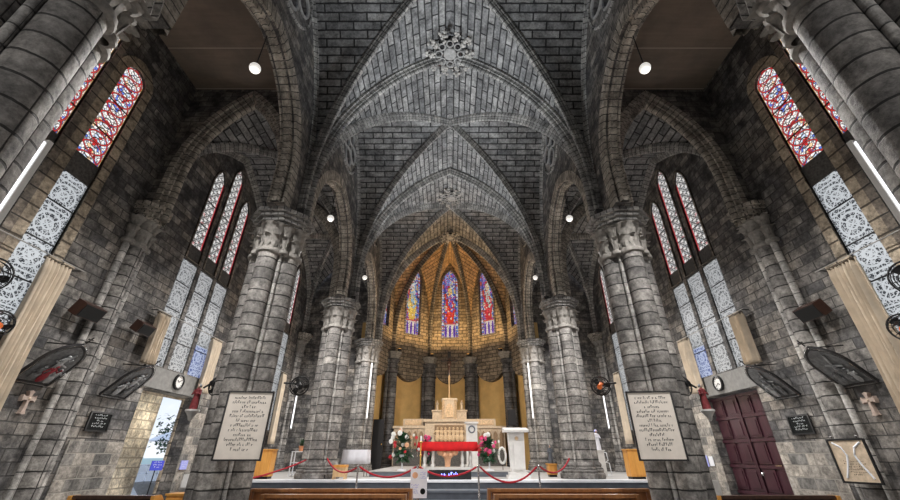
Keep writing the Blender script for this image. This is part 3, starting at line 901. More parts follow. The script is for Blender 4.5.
# ---------------- stations of the cross (tilted gothic frames)
def figure(mb, x, z, h, y=-.05, wd=1.):
    mb.ball((x, y, z + h * .9), h * .09, 8)
    mb.ball((x, y, z + h * .62), h * .22, 10, (.62 * wd, .3, 1.05)); mb.ball((x, y, z + h * .26), h * .3, 10, (.6 * wd, .25, .95))
    mb.tube([(x - h * .12, y, z + h * .75), (x - h * .3, y - .01, z + h * .55), (x - h * .2, y - .02, z + h * .4)], h * .045, 6)
    mb.tube([(x + h * .12, y, z + h * .75), (x + h * .28, y - .01, z + h * .6), (x + h * .32, y - .02, z + h * .8)], h * .045, 6)
def station(s, y, label, figs, cross_rot):
    Z = Vector((-s * math.sin(.78), 0, math.cos(.78))); Xv = Vector((0, 1 if s > 0 else -1, 0)) * -1; Xv = Vector((0, -s, 0)) * 1.0
    Yv = Z.cross(Xv)          # local +Y points into the wall
    R = Matrix((Xv, Yv, Z)).transposed().to_4x4()
    t = thing('station_of_the_cross', label, 'framed relief', (s * 7.36, y, 2.62), R.to_euler(), group='framed reliefs along the aisle walls')
    w = .35
    out = [(-w, 0)] + archpts(0, w, .47, 0, .47, 10) + [(w, 0)]
    inn = [(-w + .05, .05)] + archpts(0, w - .05, .47, 0, .40, 10) + [(w - .05, .05)]
    MB().panel(out, [inn], lambda a, z, d: (a, d, z), -.018, .03).build('frame', 'blackwood', t)
    bp = MB().prism(inn, lambda a, z, d: (a, d, z), -.01, .02); bp = bp.build('back_panel', 'relief', t)
    ee = [(a * .97, z * .985 + .008) for a, z in inn]
    pts = [(a, -.052, z) for a, z in out[1:-1]]
    MB().tube([(a * .92, -.02, z * .985) for a, z in out] + [(out[0][0] * .92, -.02, .01)], .007, 5, cap=False).build('inner_fillet', 'chrome', t)
    m = MB(); m.tube([(-.1, -.03, .12), (.1, -.03, .72)], .018, 6); m.tube([(-.08, -.03, .52), (.18, -.03, .44)], .018, 6); m.build('carved_cross', 'reliefpale', bp)
    for (x, z, h, mt) in figs:
        m = MB(); figure(m, x, z, h); m.build('figure', mt, bp)
    m = MB(); m.tube([(0, 0, .97), (0, 0, 1.12)], .012, 6); m.tube([(-.05, 0, 1.06), (.05, 0, 1.06)], .012, 6); m.build('finial', 'black', t)
    MB().tube([(0, .02, .9), (0, .55, .45)], .012, 6).build('wall_stay', 'black', t)
FG = [[(-.14, .08, .34, 'relief'), (.02, .08, .4, 'reliefred'), (.16, .08, .34, 'reliefpale'), (.0, .4, .3, 'reliefpale')],
      [(-.12, .08, .38, 'reliefpale'), (.1, .08, .36, 'relief'), (.0, .36, .34, 'reliefpale')],
      [(-.12, .08, .3, 'relief'), (.06, .1, .4, 'relief'), (.17, .08, .3, 'reliefpale')],
      [(-.1, .08, .4, 'reliefpale'), (.12, .08, .34, 'relief'), (.02, .4, .28, 'relief')]]
station(-1, 6.95, 'pointed black framed relief with a red figure, leaning from the left wall', FG[0], 0)
station(-1, 8.8, 'pointed framed relief beside the open left doorway', FG[1], 0)
station(1, 7.15, 'large dark pointed framed relief leaning out near the right curtain', FG[2], 0)
station(1, 8.8, 'pointed framed relief beside the maroon door', FG[3], 0)

# ---------------- wall speakers
def speaker(s, x, y, z, w, h, label, yaw):
    t = thing('wall_speaker', label, 'speaker', (x, y, z), (0, 0, yaw), group='wall speakers')
    R = Matrix.Rotation(math.radians(28), 4, 'X')
    MB().box(-w / 2, w / 2, -.11, .11, -h / 2, h / 2, R).build('cabinet', 'boxbrown', t)
    MB().box(-w / 2 + .02, w / 2 - .02, -.125, -.11, -h / 2 + .02, h / 2 - .02, R).build('grille', 'grille', t)
    MB().tube([(0, .08, 0), (0, .26, .02)], .02, 6).build('bracket', 'black', t)
speaker(-1, -7.12, 7.15, 4.0, .5, .28, 'brown box speaker above the red-figured relief on the left wall', PI / 2)
speaker(-1, -7.12, 8.62, 4.1, .42, .24, 'smaller brown box speaker left of the door curtain', PI / 2)
speaker(1, 7.12, 7.15, 4.0, .5, .28, 'brown box speaker high on the right wall', -PI / 2)

# ---------------- crosses, plaques, clocks, notices
def wall_cross(s, y, z, label):
    t = thing('wall_cross', label, 'cross', (s * 7.37, y, z))
    prof = [(-.045, -.2), (-.075, -.235), (.0, -.25), (.075, -.235), (.045, -.2), (.028, .0), (.035, .03), (.13, .03), (.165, .0), (.18, .07), (.165, .14), (.13, .11), (.035, .11), (.045, .17), (.075, .21), (0, .235), (-.075, .21), (-.045, .17), (-.035, .11), (-.13, .11), (-.165, .14), (-.18, .07), (-.165, 0), (-.13, .03), (-.035, .03), (-.028, 0)]
    MB().prism(prof, lambda a, b, d: (s * d, a, b), -.04, .03).build('cross_body', 'crossstone', t)
    MB().ball((-s * .045, 0, .07), .03, 10, (.5, 1, 1)).build('rosette', 'marble', t); t.scale = (1, .68, .8)
wall_cross(-1, 7.06, 2.32, 'small pinkish stone cross on the left wall'); wall_cross(1, 7.12, 2.3, 'small pale stone cross on the right wall')

def lines(mb, w, h, rows, f, seed, lh=.5, margin=.08, center=True, t=.003, ch=.02):
    rd = random.Random(seed)
    for r in range(rows):
        z = h / 2 - h * (r + .7) / (rows + .6); full = (w - 2 * margin) * (rd.uniform(.7, 1) if r % 3 != 2 else rd.uniform(.35, .6))
        x = -full / 2 if center else -w / 2 + margin
        end = x + full; g = h / (rows + .6) * lh
        while x < end:
            ww = rd.uniform(.5, 1.2) * ch; k = rd.random()
            zz = z + g * (.15 if k < .3 else 0); hh = g * (1.0 if k < .3 else .65)
            a0, a1 = x, x + ww * .35
            for (p0, p1, q0, q1) in ((a0, a1, zz, zz + hh), (a1, x + ww * .8, zz + hh * .7, zz + hh * .9)) if k < .7 else ((a0, x + ww * .7, zz, zz + hh * .25), (a0, a1, zz, zz + hh)):
                mb.face([f(p0, q0, t), f(p1, q0, t), f(p1, q1, t), f(p0, q1, t)])
            x += ww * 1.05
            if rd.random() < .17: x += ch * .8
    return mb

def plaque(s, y, z, label):
    t = thing('wall_plaque', label, 'plaque', (s * 7.37, y, z), group='black wall plaques')
    f = lambda a, b, d: (-s * d, a * -s, b)
    MB().prism([(-.27, -.17), (.27, -.17), (.27, .17), (-.27, .17)], f, 0, .02).build('slab', 'plaque', t)
    m = MB()
    m.panel([(-.285, -.19), (.285, -.19), (.285, .19), (-.285, .19)], [[(-.255, -.16), (.255, -.16), (.255, .16), (-.255, .16)]], f, 0, .03); m.build('rim', 'black', t)
    lines(MB(), .5, .3, 5, f, 4, t=.022, ch=.035, lh=.55, margin=.05).build('inscription', 'silver', t)
plaque(-1, 8.72, 2.12, 'black inscribed plaque on the left wall below the framed relief')
plaque(1, 8.76, 2.07, 'black inscribed plaque on the right wall beside the maroon door')

def clock(s, y, z, label):
    t = thing('wall_clock', label, 'clock', (s * 7.34, y, z), (0, 0, 0))
    Mx = Matrix.Rotation(-s * PI / 2, 4, 'Y')
    MB().lathe([(.16, 0), (.2, 0), (.2, .05), (.165, .06), (.16, .03)], n=28, mat=Mx).build('rim', 'black', t)
    dl = MB().lathe([(0, .02), (.17, .02)], n=28, mat=Mx).build('dial', 'white', t)
    m = MB()
    for k in range(12):
        a = k * PI / 6; m.box(-.006, .006, .125, .15, .021, .026, Mx @ Matrix.Rotation(a, 4, 'Z'))
    m.build('hour_marks', 'ink', dl)
    m = MB(); m.box(-.008, .008, -.01, .11, .028, .032, Mx @ Matrix.Rotation(.6, 4, 'Z')); m.build('hand', 'ink', dl)
    m = MB(); m.box(-.01, .01, -.01, .08, .028, .032, Mx @ Matrix.Rotation(2.6, 4, 'Z')); m.build('hand', 'ink', dl)
clock(-1, 10.72, 3.24, 'round white clock above the open left doorway'); clock(1, 10.86, 3.23, 'round white clock above the maroon door')

# inscription boards on the piers
def board(s, label):
    t = thing('inscription_board', label, 'notice board', (s * 3.5, 7.12, 1.96), (0, 0, -s * .12), group='framed inscription boards')
    w, h = .77, 1.08
    f = lambda a, b, d: (a, -d, b)
    sk = .0
    MB().panel([(-w / 2, -h / 2), (w / 2, -h / 2), (w / 2, h / 2), (-w / 2, h / 2)], [[(-w / 2 + .025, -h / 2 + .025), (w / 2 - .025, -h / 2 + .025), (w / 2 - .025, h / 2 - .025), (-w / 2 + .025, h / 2 - .025)]], f, 0, .035).build('frame', 'blackwood', t)
    MB().box(-w / 2 + .02, w / 2 - .02, -.02, 0.01, -h / 2 + .02, h / 2 - .02).build('sheet', 'paper', t)
    m = MB(); lines(m, w - .06, h - .16, 12, f, 11 + s, t=.0215, ch=.028, lh=.62, margin=.06); m.build('inscription', 'ink', t)
board(-1, 'cream inscription board in black frame on the left pier'); board(1, 'cream inscription board in black frame on the right pier')

# framed notice hanging on the right wall column
t = thing('framed_notice', 'cream framed notice with two white curved bands low on the right wall column', 'notice', (6.9, 7.42, 1.42), (0, 0, math.radians(-78)))
f = lambda a, b, d: (a, -d, b)
MB().panel([(-.3, -.34), (.3, -.34), (.3, .34), (-.3, .34)], [[(-.27, -.31), (.27, -.31), (.27, .31), (-.27, .31)]], f, 0, .03).build('frame', 'black', t)
MB().box(-.28, .28, -.015, .01, -.32, .32).build('sheet', 'marble', t)
for q in (-1, 1):
    m = MB(); m.tube([(q * .22, -.018, .28), (q * .1, -.018, .2), (q * .06, -.018, .08), (q * .1, -.018, -.05), (q * .2, -.018, -.26)], .016, 6); m.build('curved_band', 'nosing', t)
    MB().ball((q * .2, -.01, .37), .025).build('hanging_hook', 'chrome', t)
lines(MB(), .42, .26, 6, lambda a, b, d: (a, -d, b - .12), 9, t=.022, ch=.025, lh=.5, margin=.03).build('inscription', 'ink', t)

# blue signs by the left doorway
for i, (x, y, z, mt, lb) in enumerate(((-7.62, 11.35, 1.27, 'blue', 'dark blue sign beside the planter at the open left doorway'), (-7.36, 12.05, 1.27, 'paleblue', 'pale blue sign on the wall right of the open left doorway'))):
    t = thing('door_sign', lb, 'sign', (x, y, z), (0, 0, (PI / 2 - .5) if i == 0 else PI / 2))
    f = lambda a, b, d: (a, -d, b)
    MB().prism([(-.15, -.11), (.15, -.11), (.15, .11), (-.15, .11)], f, 0, .02).build('plate', mt, t)
    lines(MB(), .28, .2, 3, f, 3 + i, t=.022, ch=.03, margin=.03).build('inscription', 'nosing', t)
    if i == 0: MB().tube([(0, .02, -.11), (0, .02, -1.27)], .015, 6).build('post', 'black', t)
# white frame on floor near left door and small blue paper notices on the right
t = thing('paper_notice', 'pair of small blue and white papers pasted on the right wall past the maroon door', 'notice', (7.36, 12.35, 1.36), (0, 0, -PI / 2))
MB().box(-.22, -.03, -.012, 0, -.14, .14).build('sheet', 'paleblue', t); MB().box(.03, .22, -.012, 0, -.12, .12).build('sheet', 'nosing', t)
t = thing('donation_box', 'small white box on a stand right of the open left doorway', 'box', (-7.0, 12.0, 0))
MB().box(-.16, .16, -.13, .13, .75, 1.05).build('box', 'white', t); MB().box(-.04, .04, -.04, .04, .03, .75).build('post', 'chrome', t); MB().box(-.15, .15, -.12, .12, 0, .03).build('foot', 'chrome', t)

# ---------------- fans
def fan(loc, yaw, r, label, arm=(0, .35, -.15), hub='black', tilt=.35):
    t = thing('wall_fan', label, 'fan', loc, (0, 0, yaw), group='black wall fans')
    Mx = Matrix.Rotation(PI / 2 + tilt, 4, 'X')
    m = MB()
    for z, rr in ((.07, .55), (.05, .85), (.0, 1.0), (-.06, .85), (-.08, .4)):
        m.tube([tuple(Mx @ Vector((r * rr * math.cos(a * PI / 12), r * rr * math.sin(a * PI / 12), z))) for a in range(25)], .007 if rr < 1 else .013, 5, cap=False)
    for k in range(16):
        a = k * PI / 8
        m.tube([tuple(Mx @ Vector((r * q * math.cos(a), r * q * math.sin(a), z))) for q, z in ((.15, .09), (.6, .07), (.95, .03), (1, 0), (.95, -.04), (.5, -.09))], .003, 4, cap=False)
    m.build('cage', 'black', t)
    mh = MB().lathe([(0, .1), (.05, .1), (.06, -.1), (.05, -.2), (0, -.22)], n=12, mat=Mx).build('motor_housing', hub, t)
    for k in range(3):
        rows = []
        for i in range(5):
            q = .15 + .75 * i / 4; w = .35 * math.sin(.5 + q * 2)
            rows.append([tuple(Mx @ Vector((r * q * math.cos(w * j + k * 2.094), r * q * math.sin(w * j + k * 2.094), .03 * j))) for j in (-1, 0, 1)])
        MB().grid(rows).build('blade', 'black', mh)
    MB().tube([tuple(Mx @ Vector((0, 0, -.18))), arm], .02, 8).build('arm', 'black', t)
fan((-6.45, 4.82, 3.72), 1.2, .25, 'black wall fan at the left edge, upper of two', (0, .9, -.05))
fan((-6.5, 5.28, 3.15), 1.3, .2, 'black wall fan with orange hub at the left edge, lower of two', (0, .85, -.05), 'orange')
fan((6.45, 4.82, 3.68), -1.2, .25, 'black wall fan at the right edge, upper of two', (0, .9, -.05))
fan((6.5, 5.28, 3.1), -1.3, .2, 'black wall fan with orange hub at the right edge, lower of two', (0, .85, -.05), 'orange')
fan((-4.62, 7.95, 2.72), 1.3, .19, 'black fan left of the inscription board, over the bracket figure', (.1, .45, 0), 'black')
fan((-3.15, 8.35, 2.78), .6, .19, 'black fan jutting right from the left inscription pier', (-.35, -.2, 0))
fan((4.62, 7.95, 2.72), -1.3, .2, 'black fan between the right inscription board and the maroon door', (-.1, .45, 0))
fan((3.15, 8.35, 2.78), -.6, .19, 'black fan with orange hub jutting left from the right inscription pier', (.35, -.2, 0), 'orange')

# ---------------- figures on brackets
def statue(mb, h, x=0, y=0, z=0):
    mb.lathe([(.0, z), (.16 * h, z), (.15 * h, z + .2 * h), (.11 * h, z + .5 * h), (.12 * h, z + .68 * h), (.13 * h, z + .76 * h), (.05 * h, z + .83 * h)], (x, y), 14, flat=.8)
def figurine(name, label, cat, loc, h, robe, cloak, yaw=0, bracket=False):
    t = thing(name, label, cat, loc, (0, 0, yaw))
    m = MB(); statue(m, h); rb = m.build('robe', robe, t)
    m = MB(); m.ball((0, -.01 * h, .9 * h), .075 * h, 12, (.85, .95, 1.1)); m.build('head', 'skin', t)
    m = MB(); m.lathe([(.085 * h, .86 * h), (.09 * h, .93 * h), (.05 * h, .985 * h), (0, .995 * h)], (0, .015 * h), 12); m.lathe([(.165 * h, .05 * h), (.135 * h, .5 * h), (.145 * h, .76 * h)], (0, .02 * h), 14, .1, PI - .1); m.build('mantle', cloak, t)
    for q in (-1, 1):
        MB().tube([(q * .12 * h, 0, .74 * h), (q * .17 * h, -.06 * h, .58 * h), (q * .03 * h, -.14 * h, .62 * h)], .03 * h, 8).build('arm', robe, rb)
    if bracket: MB().lathe([(0, -.2), (.03, -.18), (.05, -.12), (.09, -.06), (.12, -.03), (.12, 0), (0, 0)], n=10).build('corbel', 'white', t)
    return t
figurine('bracket_statue', 'small red-robed statue on a white corbel left of the inscription board', 'statue', (-4.78, 7.62, 2.25), .46, 'robered', 'relief', 0, True)
figurine('bracket_statue', 'small red-robed statue on a corbel right of the right inscription board', 'statue', (4.78, 7.62, 2.25), .46, 'robered', 'relief', 0, True)

# ---------------- hanging globes and wall tubes
def pendant(x, y, zt, zb, r, label):
    t = thing('pendant_globe', label, 'lamp', (x, y, zt), group='globe lamps hanging in the arcade arches')
    MB().tube([(0, 0, 0), (0, 0, zb - zt + r)], .012, 6).build('rod', 'black', t)
    MB().lathe([(.05, 0), (.05, -.04), (0, -.05)], n=10).build('ceiling_rose', 'black', t)
    MB().ball((0, 0, zb - zt), r, 20).build('globe', 'lamp', t)
for s, sn in ((-1, 'left'), (1, 'right')):
    for k, w in ((1, 'nearest'), (2, 'second'), (3, 'farthest')):
        cy = (PY[k] + PY[k + 1]) / 2
        pendant(s * 3.95, cy + .05, 9.6, 8.4 if k < 3 else 8.75, .11, '%s white globe lamp hanging in the %s arcade' % (w, sn))
def tube_light(x, y, z0, z1, label):
    t = thing('tube_light', label, 'lamp', (x, y, z0), group='vertical tube lights')
    MB().box(-.025, .025, 0, .05, -.04, z1 - z0 + .04).build('housing', 'white', t)
    MB().tube([(0, -.02, 0), (0, -.02, z1 - z0)], .022, 8).build('tube', 'tube', t)
for s, sn in ((-1, 'left'), (1, 'right')):
    tube_light(s * 3.66, 18.22, 2.95, 5.3, 'white vertical tube light on the %s pier of the apse arch' % sn)
    tube_light(s * 3.92, 2.74, 2.1, 4.16, 'white vertical tube light on the cut-off %s foreground pier' % sn)
    tube_light(s * 6.95, 18.3, 2.55, 3.9, 'white vertical tube light at the far end of the %s aisle' % sn)

# ---------------- high altar
def marble_altar():
    t = thing('high_altar', 'cream carved marble reredos with stepped wings beneath the crucifix', 'altar', (-.03, 20.6, 1.06))
    MB().box(-1.2, 1.2, -.1, .9, 0, 1.95).build('central_block', 'marble', t)
    m = MB()
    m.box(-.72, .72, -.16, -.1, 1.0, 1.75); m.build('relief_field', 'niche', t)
    for k in range(7):
        m = MB(); figure(m, -.58 + k * .195, 1.04, .62, -.18, 1.1); m.build('carved_figure', 'marblerelief', t)
    MB().box(-1.28, 1.28, -.18, .9, 1.9, 2.02).build('cornice', 'marble', t)
    MB().box(-.85, .85, 0, .8, 2.02, 2.38).build('shelf_block', 'marble', t); MB().box(-.9, .9, -.05, .8, 2.38, 2.45).build('shelf_cornice', 'marble', t)
    m = MB(); m.box(-.36, .36, -.1, .6, 2.02, 2.92); m.prism([(-.42, 2.9), (.42, 2.9), (.36, 3.0), (-.36, 3.0)], lambda a, b, d: (a, d, b), -.14, .6); m.build('tabernacle_tower', 'marble', t)
    MB().prism([(-.2, 2.1)] + archpts(0, .2, 2.45, 0, .3, 8) + [(.2, 2.1)], lambda a, b, d: (a, d, b), -.14, -.1).build('tabernacle_door', 'marblerelief', t)
    for q in (-1, 1):
        for xx in (.28, .34): MB().lathe([(.04, 2.02), (.025, 2.08), (.025, 2.8), (.045, 2.88)], (q * xx, -.13), 8).build('tower_colonnette', 'marblerelief', t)
        m = MB(); m.box(min(q * 1.2, q * 2.72), max(q * 1.2, q * 2.72), 0, .6, 0, 1.62); m.build('wing', 'marble', t)
        MB().box(*sorted((q * 1.3, q * 2.66)), -.06, 0, .02, .72).build('wing_shade_panel', 'carved', t)  # dark panel stands for the shade low on the wing
        MB().box(min(q * 1.2, q * 2.78), max(q * 1.2, q * 2.78), -.06, .6, 1.62, 1.72).build('wing_cornice', 'marble', t)
        MB().box(*sorted((q * 1.3, q * 2.3)), .1, .55, 1.72, 2.05).build('raised_box', 'marble', t)
        MB().box(*sorted((q * 1.38, q * 2.2)), .07, .1, 1.78, 2.0).build('box_panel', 'marblerelief', t)
        for k in range(5):
            x = q * (1.38 + k * .29)
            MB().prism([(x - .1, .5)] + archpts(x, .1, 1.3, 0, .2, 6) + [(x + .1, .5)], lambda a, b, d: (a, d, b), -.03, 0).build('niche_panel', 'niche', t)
            MB().lathe([(.03, .4), (.022, .45), (.022, 1.5), (.035, 1.58)], (x + .145 * q, -.04), 8).build('wing_colonnette', 'marble', t)
    MB().box(-1.3, 1.3, -.3, .1, .8, .9).build('altar_shelf', 'marble', t); MB().box(-1.25, 1.25, -.25, .1, 0, .8).build('shaded_frontal', 'carved', t)  # block below the shelf coloured dark for the shade there
marble_altar()
for q, sn in ((-1, 'left'), (1, 'right')):
    figurine('altar_statuette', 'small cream statuette on the %s shelf of the high altar' % sn, 'statue', (q * .62 - .03, 20.8, 3.51), .48, 'marble', 'marble')
t = thing('crucifix', 'dark standing crucifix with pale lower shaft above the high altar', 'crucifix', (-.04, 20.75, 4.06))
MB().tube([(0, 0, 0), (0, 0, 1.15)], .05, 8).build('staff', 'ply', t)
m = MB(); m.box(-.085, .085, -.03, .04, 1.1, 2.4); m.box(-.45, .45, -.03, .04, 1.85, 1.96); m.build('cross', 'blackwood', t)
m = MB(); m.ball((0, -.09, 1.98), .065); m.ball((0, -.08, 1.74), .14, 10, (.8, .5, 1.2)); m.ball((0, -.08, 1.45), .11, 10, (.8, .5, 1.7)); m.tube([(0, -.08, 1.4), (.02, -.07, 1.15)], .04, 6)
for q in (-1, 1): m.tube([(q * .08, -.08, 1.84), (q * .38, -.06, 1.93)], .025, 6)
m.build('corpus', 'pewdark', t)

# ---------------- forward altar
t = thing('altar_table', 'white marble altar table on balusters with a peach carving, in front of the high altar', 'altar', (-.08, 15.0, 1.06))
MB().box(-1.0, 1.0, -.4, .4, .76, .84).build('mensa', 'white', t); MB().box(-.95, .95, -.38, .38, 0, .1).build('plinth', 'white', t)
for x in (-.78, -.5, .5, .78):
    for y in (-.3, .3):
        MB().lathe([(.07, .1), (.07, .16), (.04, .2), (.055, .35), (.035, .5), (.045, .6), (.07, .68), (.08, .76)], (x, y), 12).build('baluster', 'white', t)
m = MB(); m.ball((0, -.25, .5), .2, 14, (1.2, .7, .8)); m.ball((-.24, -.25, .56), .13, 10); m.ball((.24, -.25, .56), .13, 10); m.lathe([(.09, .1), (.1, .3), (.16, .42)], (0, -.25), 10); m.ball((-.1, -.38, .45), .07); m.ball((.1, -.38, .45), .07)
m.build('carved_support', 'peach', t)
# red cloth over the table
def drape(name, label, cat, loc, w, d, h, mat, wav=.015, group=None):
    rows = []; n = 48
    def ring(t, z):
        out = []
        for k in range(n + 1):
            q = k / n * 4; e = int(q) % 4; fr = q - int(q)
            c = [(-w, -d), (w, -d), (w, d), (-w, d), (-w, -d)]
            x = c[e][0] + (c[e + 1][0] - c[e][0]) * fr; y = c[e][1] + (c[e + 1][1] - c[e][1]) * fr
            s_ = 1 + t * .05; o = wav * t * math.sin(k * 2.1)
            out.append((x * s_ + (o if e in (1, 3) else 0), y * s_ + (o if e in (0, 2) else 0), z))
        return out
    rows = [ring(0, .01), ring(.3, -.02), ring(.7, -h * .5), ring(1, -h)]
    m = MB(); m.grid(rows); m.face(rows[0][:-1])
    o = m.build(name, mat, None, sharp=50); o.location = loc; tag(o, label, cat, group)
    md = o.modifiers.new('s', 'SOLIDIFY'); md.thickness = .006
    return o
drape('altar_cloth', 'bright red cloth hanging over the front altar table', 'tablecloth', (-.08, 15.0, 1.905), 1.0, .43, .27, 'redcloth')

t = thing('ambo', 'white marble lectern with a round emblem right of the altar', 'lectern', (1.98, 12.75, .9))
MB().box(-.32, .32, -.2, .25, 0, .1).build('plinth', 'white', t); MB().box(-.27, .27, -.16, .2, .1, .17).build('plinth_step', 'white', t)
MB().prism([(-.2, .17), (.2, .17), (.24, 1.22), (-.24, 1.22)], lambda a, b, d: (a, d, b), -.1, .16).build('body', 'white', t)
MB().box(-.11, .11, -.13, -.1, .25, .95).build('raised_panel', 'white', t)
MB().prism([(-.2, 1.22), (.24, 1.22), (.24, 1.36), (-.2, 1.28)], lambda a, b, d: (d, a, b), -.37, .37).build('reading_top', 'white', t)
MB().lathe([(0, .015), (.05, .012), (.055, 0)], n=14, mat=Matrix.Translation((0, -.105, 1.05)) @ Matrix.Rotation(PI / 2, 4, 'X')).build('emblem', 'marblerelief', t)
t = thing('marble_pedestal', 'white marble pedestal with a round emblem beside the high altar', 'pedestal', (.95, 18.5, 1.06))
MB().box(-.3, .3, -.2, .2, 0, .1).build('plinth', 'white', t); MB().box(-.24, .24, -.16, .16, .1, 1.68).build('shaft', 'white', t); MB().box(-.3, .3, -.2, .2, 1.68, 1.75).build('cap', 'white', t)
MB().lathe([(.1, 0), (.13, .03), (.16, 0)], n=18, mat=Matrix.Translation((0, -.16, 1.45)) @ Matrix.Rotation(PI / 2, 4, 'X')).build('emblem', 'slate', t)

t = thing('candlestick', 'tall gilt candlestick at the left end of the red altar cloth', 'candlestick', (-.98, 14.4, 1.06))
MB().lathe([(.14, 0), (.13, .03), (.04, .08), (.025, .12), (.02, .4), (.04, .44), (.02, .48), (.02, .8), (.07, .84), (.06, .86)], n=14).build('stem', 'gold', t)
MB().lathe([(.03, .86), (.03, 1.02), (0, 1.03)], n=10).build('candle', 'nosing', t)
t = thing('led_ticker', 'low black display with blue lit characters at the altar step', 'display', (0.0, 12.45, .9))
MB().box(-.6, .6, 0, .12, 0, .24).build('housing', 'black', t)
lines(MB(), .6, .17, 1, lambda a, b, d: (a, -d, b + .1), 5, t=.002, ch=.07, lh=.6, margin=.02).build('lit_text', 'led', t)

# ---------------- flowers
def flowers(loc, label, cols, hgt, w, seed):
    w *= 1.15
    rd = random.Random(seed)
    t = thing('flower_arrangement', label, 'flowers', loc, group='altar flower stands')
    MB().lathe([(.16, 0), (.15, .03), (.03, .06), (.02, .3), (.09, .36), (.12, .46), (.1, .47)], n=14).build('stand', 'nosing', t)
    m = MB()
    for k in range(460):
        a = rd.uniform(0, 6.28); el = rd.uniform(-.9, 1.4); L = rd.uniform(.4, 1) * w
        p = Vector((0, 0, hgt * .55)); e = p + Vector((math.cos(a) * math.cos(el) * L, math.sin(a) * math.cos(el) * L * .6, math.sin(el) * hgt * .5 * rd.uniform(.6, 1)))
        d = (e - p).normalized(); sd = d.cross(Vector((0, 0, 1))).normalized() * .06; mid = p.lerp(e, .7); tip = e + Vector((0, 0, -.04))
        m.face([mid, mid.lerp(tip, .5) + sd, tip, mid.lerp(tip, .5) - sd])
        if k % 3 == 0: m.tube([p, mid], .004, 4)
    m.build('foliage', 'leaf', t)
    me = {}
    for k in range(24):
        a = rd.uniform(0, 6.28); el = rd.uniform(-.5, 1.4); L = rd.uniform(.5, 1) * w
        e = (math.cos(a) * math.cos(el) * L, -abs(math.sin(a)) * math.cos(el) * L * .5, hgt * .55 + math.sin(el) * hgt * .48)
        c = cols[k % len(cols)]
        if c not in me:
            b = MB(); b.ball((0, 0, 0), .03, 6)
            for j in range(7):
                q = j * 2 * PI / 7; b.ball((.035 * math.cos(q), -.005, .035 * math.sin(q)), .026, 6, (1, .5, 1))
            o = b.build('blossom', c, t); me[c] = o.data
        else:
            o = bpy.data.objects.new('blossom', me[c]); C.objects.link(o); o.parent = t
        o.location = e; s_ = rd.uniform(.8, 1.5); o.scale = (s_, s_, s_); o.rotation_euler = (0, 0, rd.uniform(-.8, .8))
    return t
flowers((-1.6, 14.55, 1.06), 'large arrangement of red and white flowers left of the altar', ['whitep', 'redp', 'whitep', 'peach'], 1.2, .5, 1)
flowers((1.3, 14.4, 1.06), 'arrangement with bright pink flowers right of the altar', ['pink', 'whitep', 'redp', 'pink'], 1.05, .38, 2)
flowers((-.86, 15.9, 1.06), 'purple-dark low flowers behind the left end of the red cloth', ['pink', 'slate'], 1.05, .25, 3)
t = thing('wreath', 'oval white wreath on a stand right of the pink flowers', 'wreath', (1.85, 15.3, .9))
MB().tube([(.12 * math.cos(a * PI / 12), 0, .6 + .24 * math.sin(a * PI / 12)) for a in range(25)], .04, 8, cap=False).build('ring', 'whitep', t)
MB().tube([(0, 0, .03), (0, 0, .4)], .012).build('stand', 'black', t); MB().lathe([(.12, 0), (.12, .03), (0, .03)], n=12).build('foot', 'black', t)

# ---------------- side furniture of the sanctuary
def ctable():
    t = thing('side_table', 'small steel-legged table under a white cloth right of the left sanctuary pier', 'table', (-3.12, 14.45, .9))
    MB().box(-.38, .38, -.28, .28, .72, .75).build('tabletop', 'ply', t)
    for x in (-.34, .34):
        for y in (-.24, .24): MB().tube([(x, y, 0), (x, y, .72)], .015, 6).build('leg', 'chrome', t)
ctable()
drape('white_tablecloth', 'white cloth spread over the small side table', 'tablecloth', (-3.12, 14.45, 1.657), .4, .3, .4, 'cloth')
t = thing('wooden_stool', 'pale wooden box stool in front of the white-clothed table', 'stool', (-3.18, 12.75, .9))
MB().box(-.19, .19, -.15, .15, .3, .36).build('seat', 'oak', t)
for x in (-.16, .16): MB().box(x - .02, x + .02, -.14, .14, 0, .3).build('side', 'ply', t)
MB().box(-.15, .15, -.13, -.11, .06, .3).build('front_panel', 'ply', t)
def cabinet(loc, w, d, h, label):
    t = thing('wooden_cabinet', label, 'cabinet', loc)
    MB().box(-w / 2, w / 2, -d / 2, d / 2, .06, h).build('body', 'oak', t); MB().box(-w / 2 - .02, w / 2 + .02, -d / 2 - .02, d / 2 + .02, h, h + .03).build('top', 'oak', t)
    MB().box(-w / 2 + .02, w / 2 - .02, -d / 2 + .02, d / 2 - .02, 0, .06).build('plinth', 'black', t)
    MB().box(-w / 2 + .03, w / 2 - .03, -d / 2 - .015, -d / 2, .1, h - .05).build('door', 'oak', t)
cabinet((-5.5, 13.0, .9), .42, .35, .74, 'upright orange wood cabinet behind the left inscription board')
cabinet((5.45, 12.9, .9), .42, .35, .74, 'upright orange wood cabinet behind the right inscription board')
cabinet((3.3, 14.2, .9), .27, .3, .34, 'low orange wood cabinet left of the right sanctuary pier')
t = thing('plant_rack', 'white metal rack standing left of the left sanctuary pier', 'rack', (-5.0, 14.3, .9))
for x in (-.18, .18):
    for y in (-.14, .14): MB().box(x - .015, x + .015, y - .015, y + .015, 0, .72).build('leg', 'nosing', t)
for z in (.05, .38, .7): MB().box(-.2, .2, -.16, .16, z, z + .02).build('shelf', 'nosing', t)
t = thing('potted_plant', 'small leafy plant in an orange pot on top of the white rack', 'plant', (-4.95, 14.3, 1.62))
MB().lathe([(.07, 0), (.1, .14), (.11, .16), (.09, .16), (0, .13)], n=14).build('pot', 'terracotta', t)
m = MB()
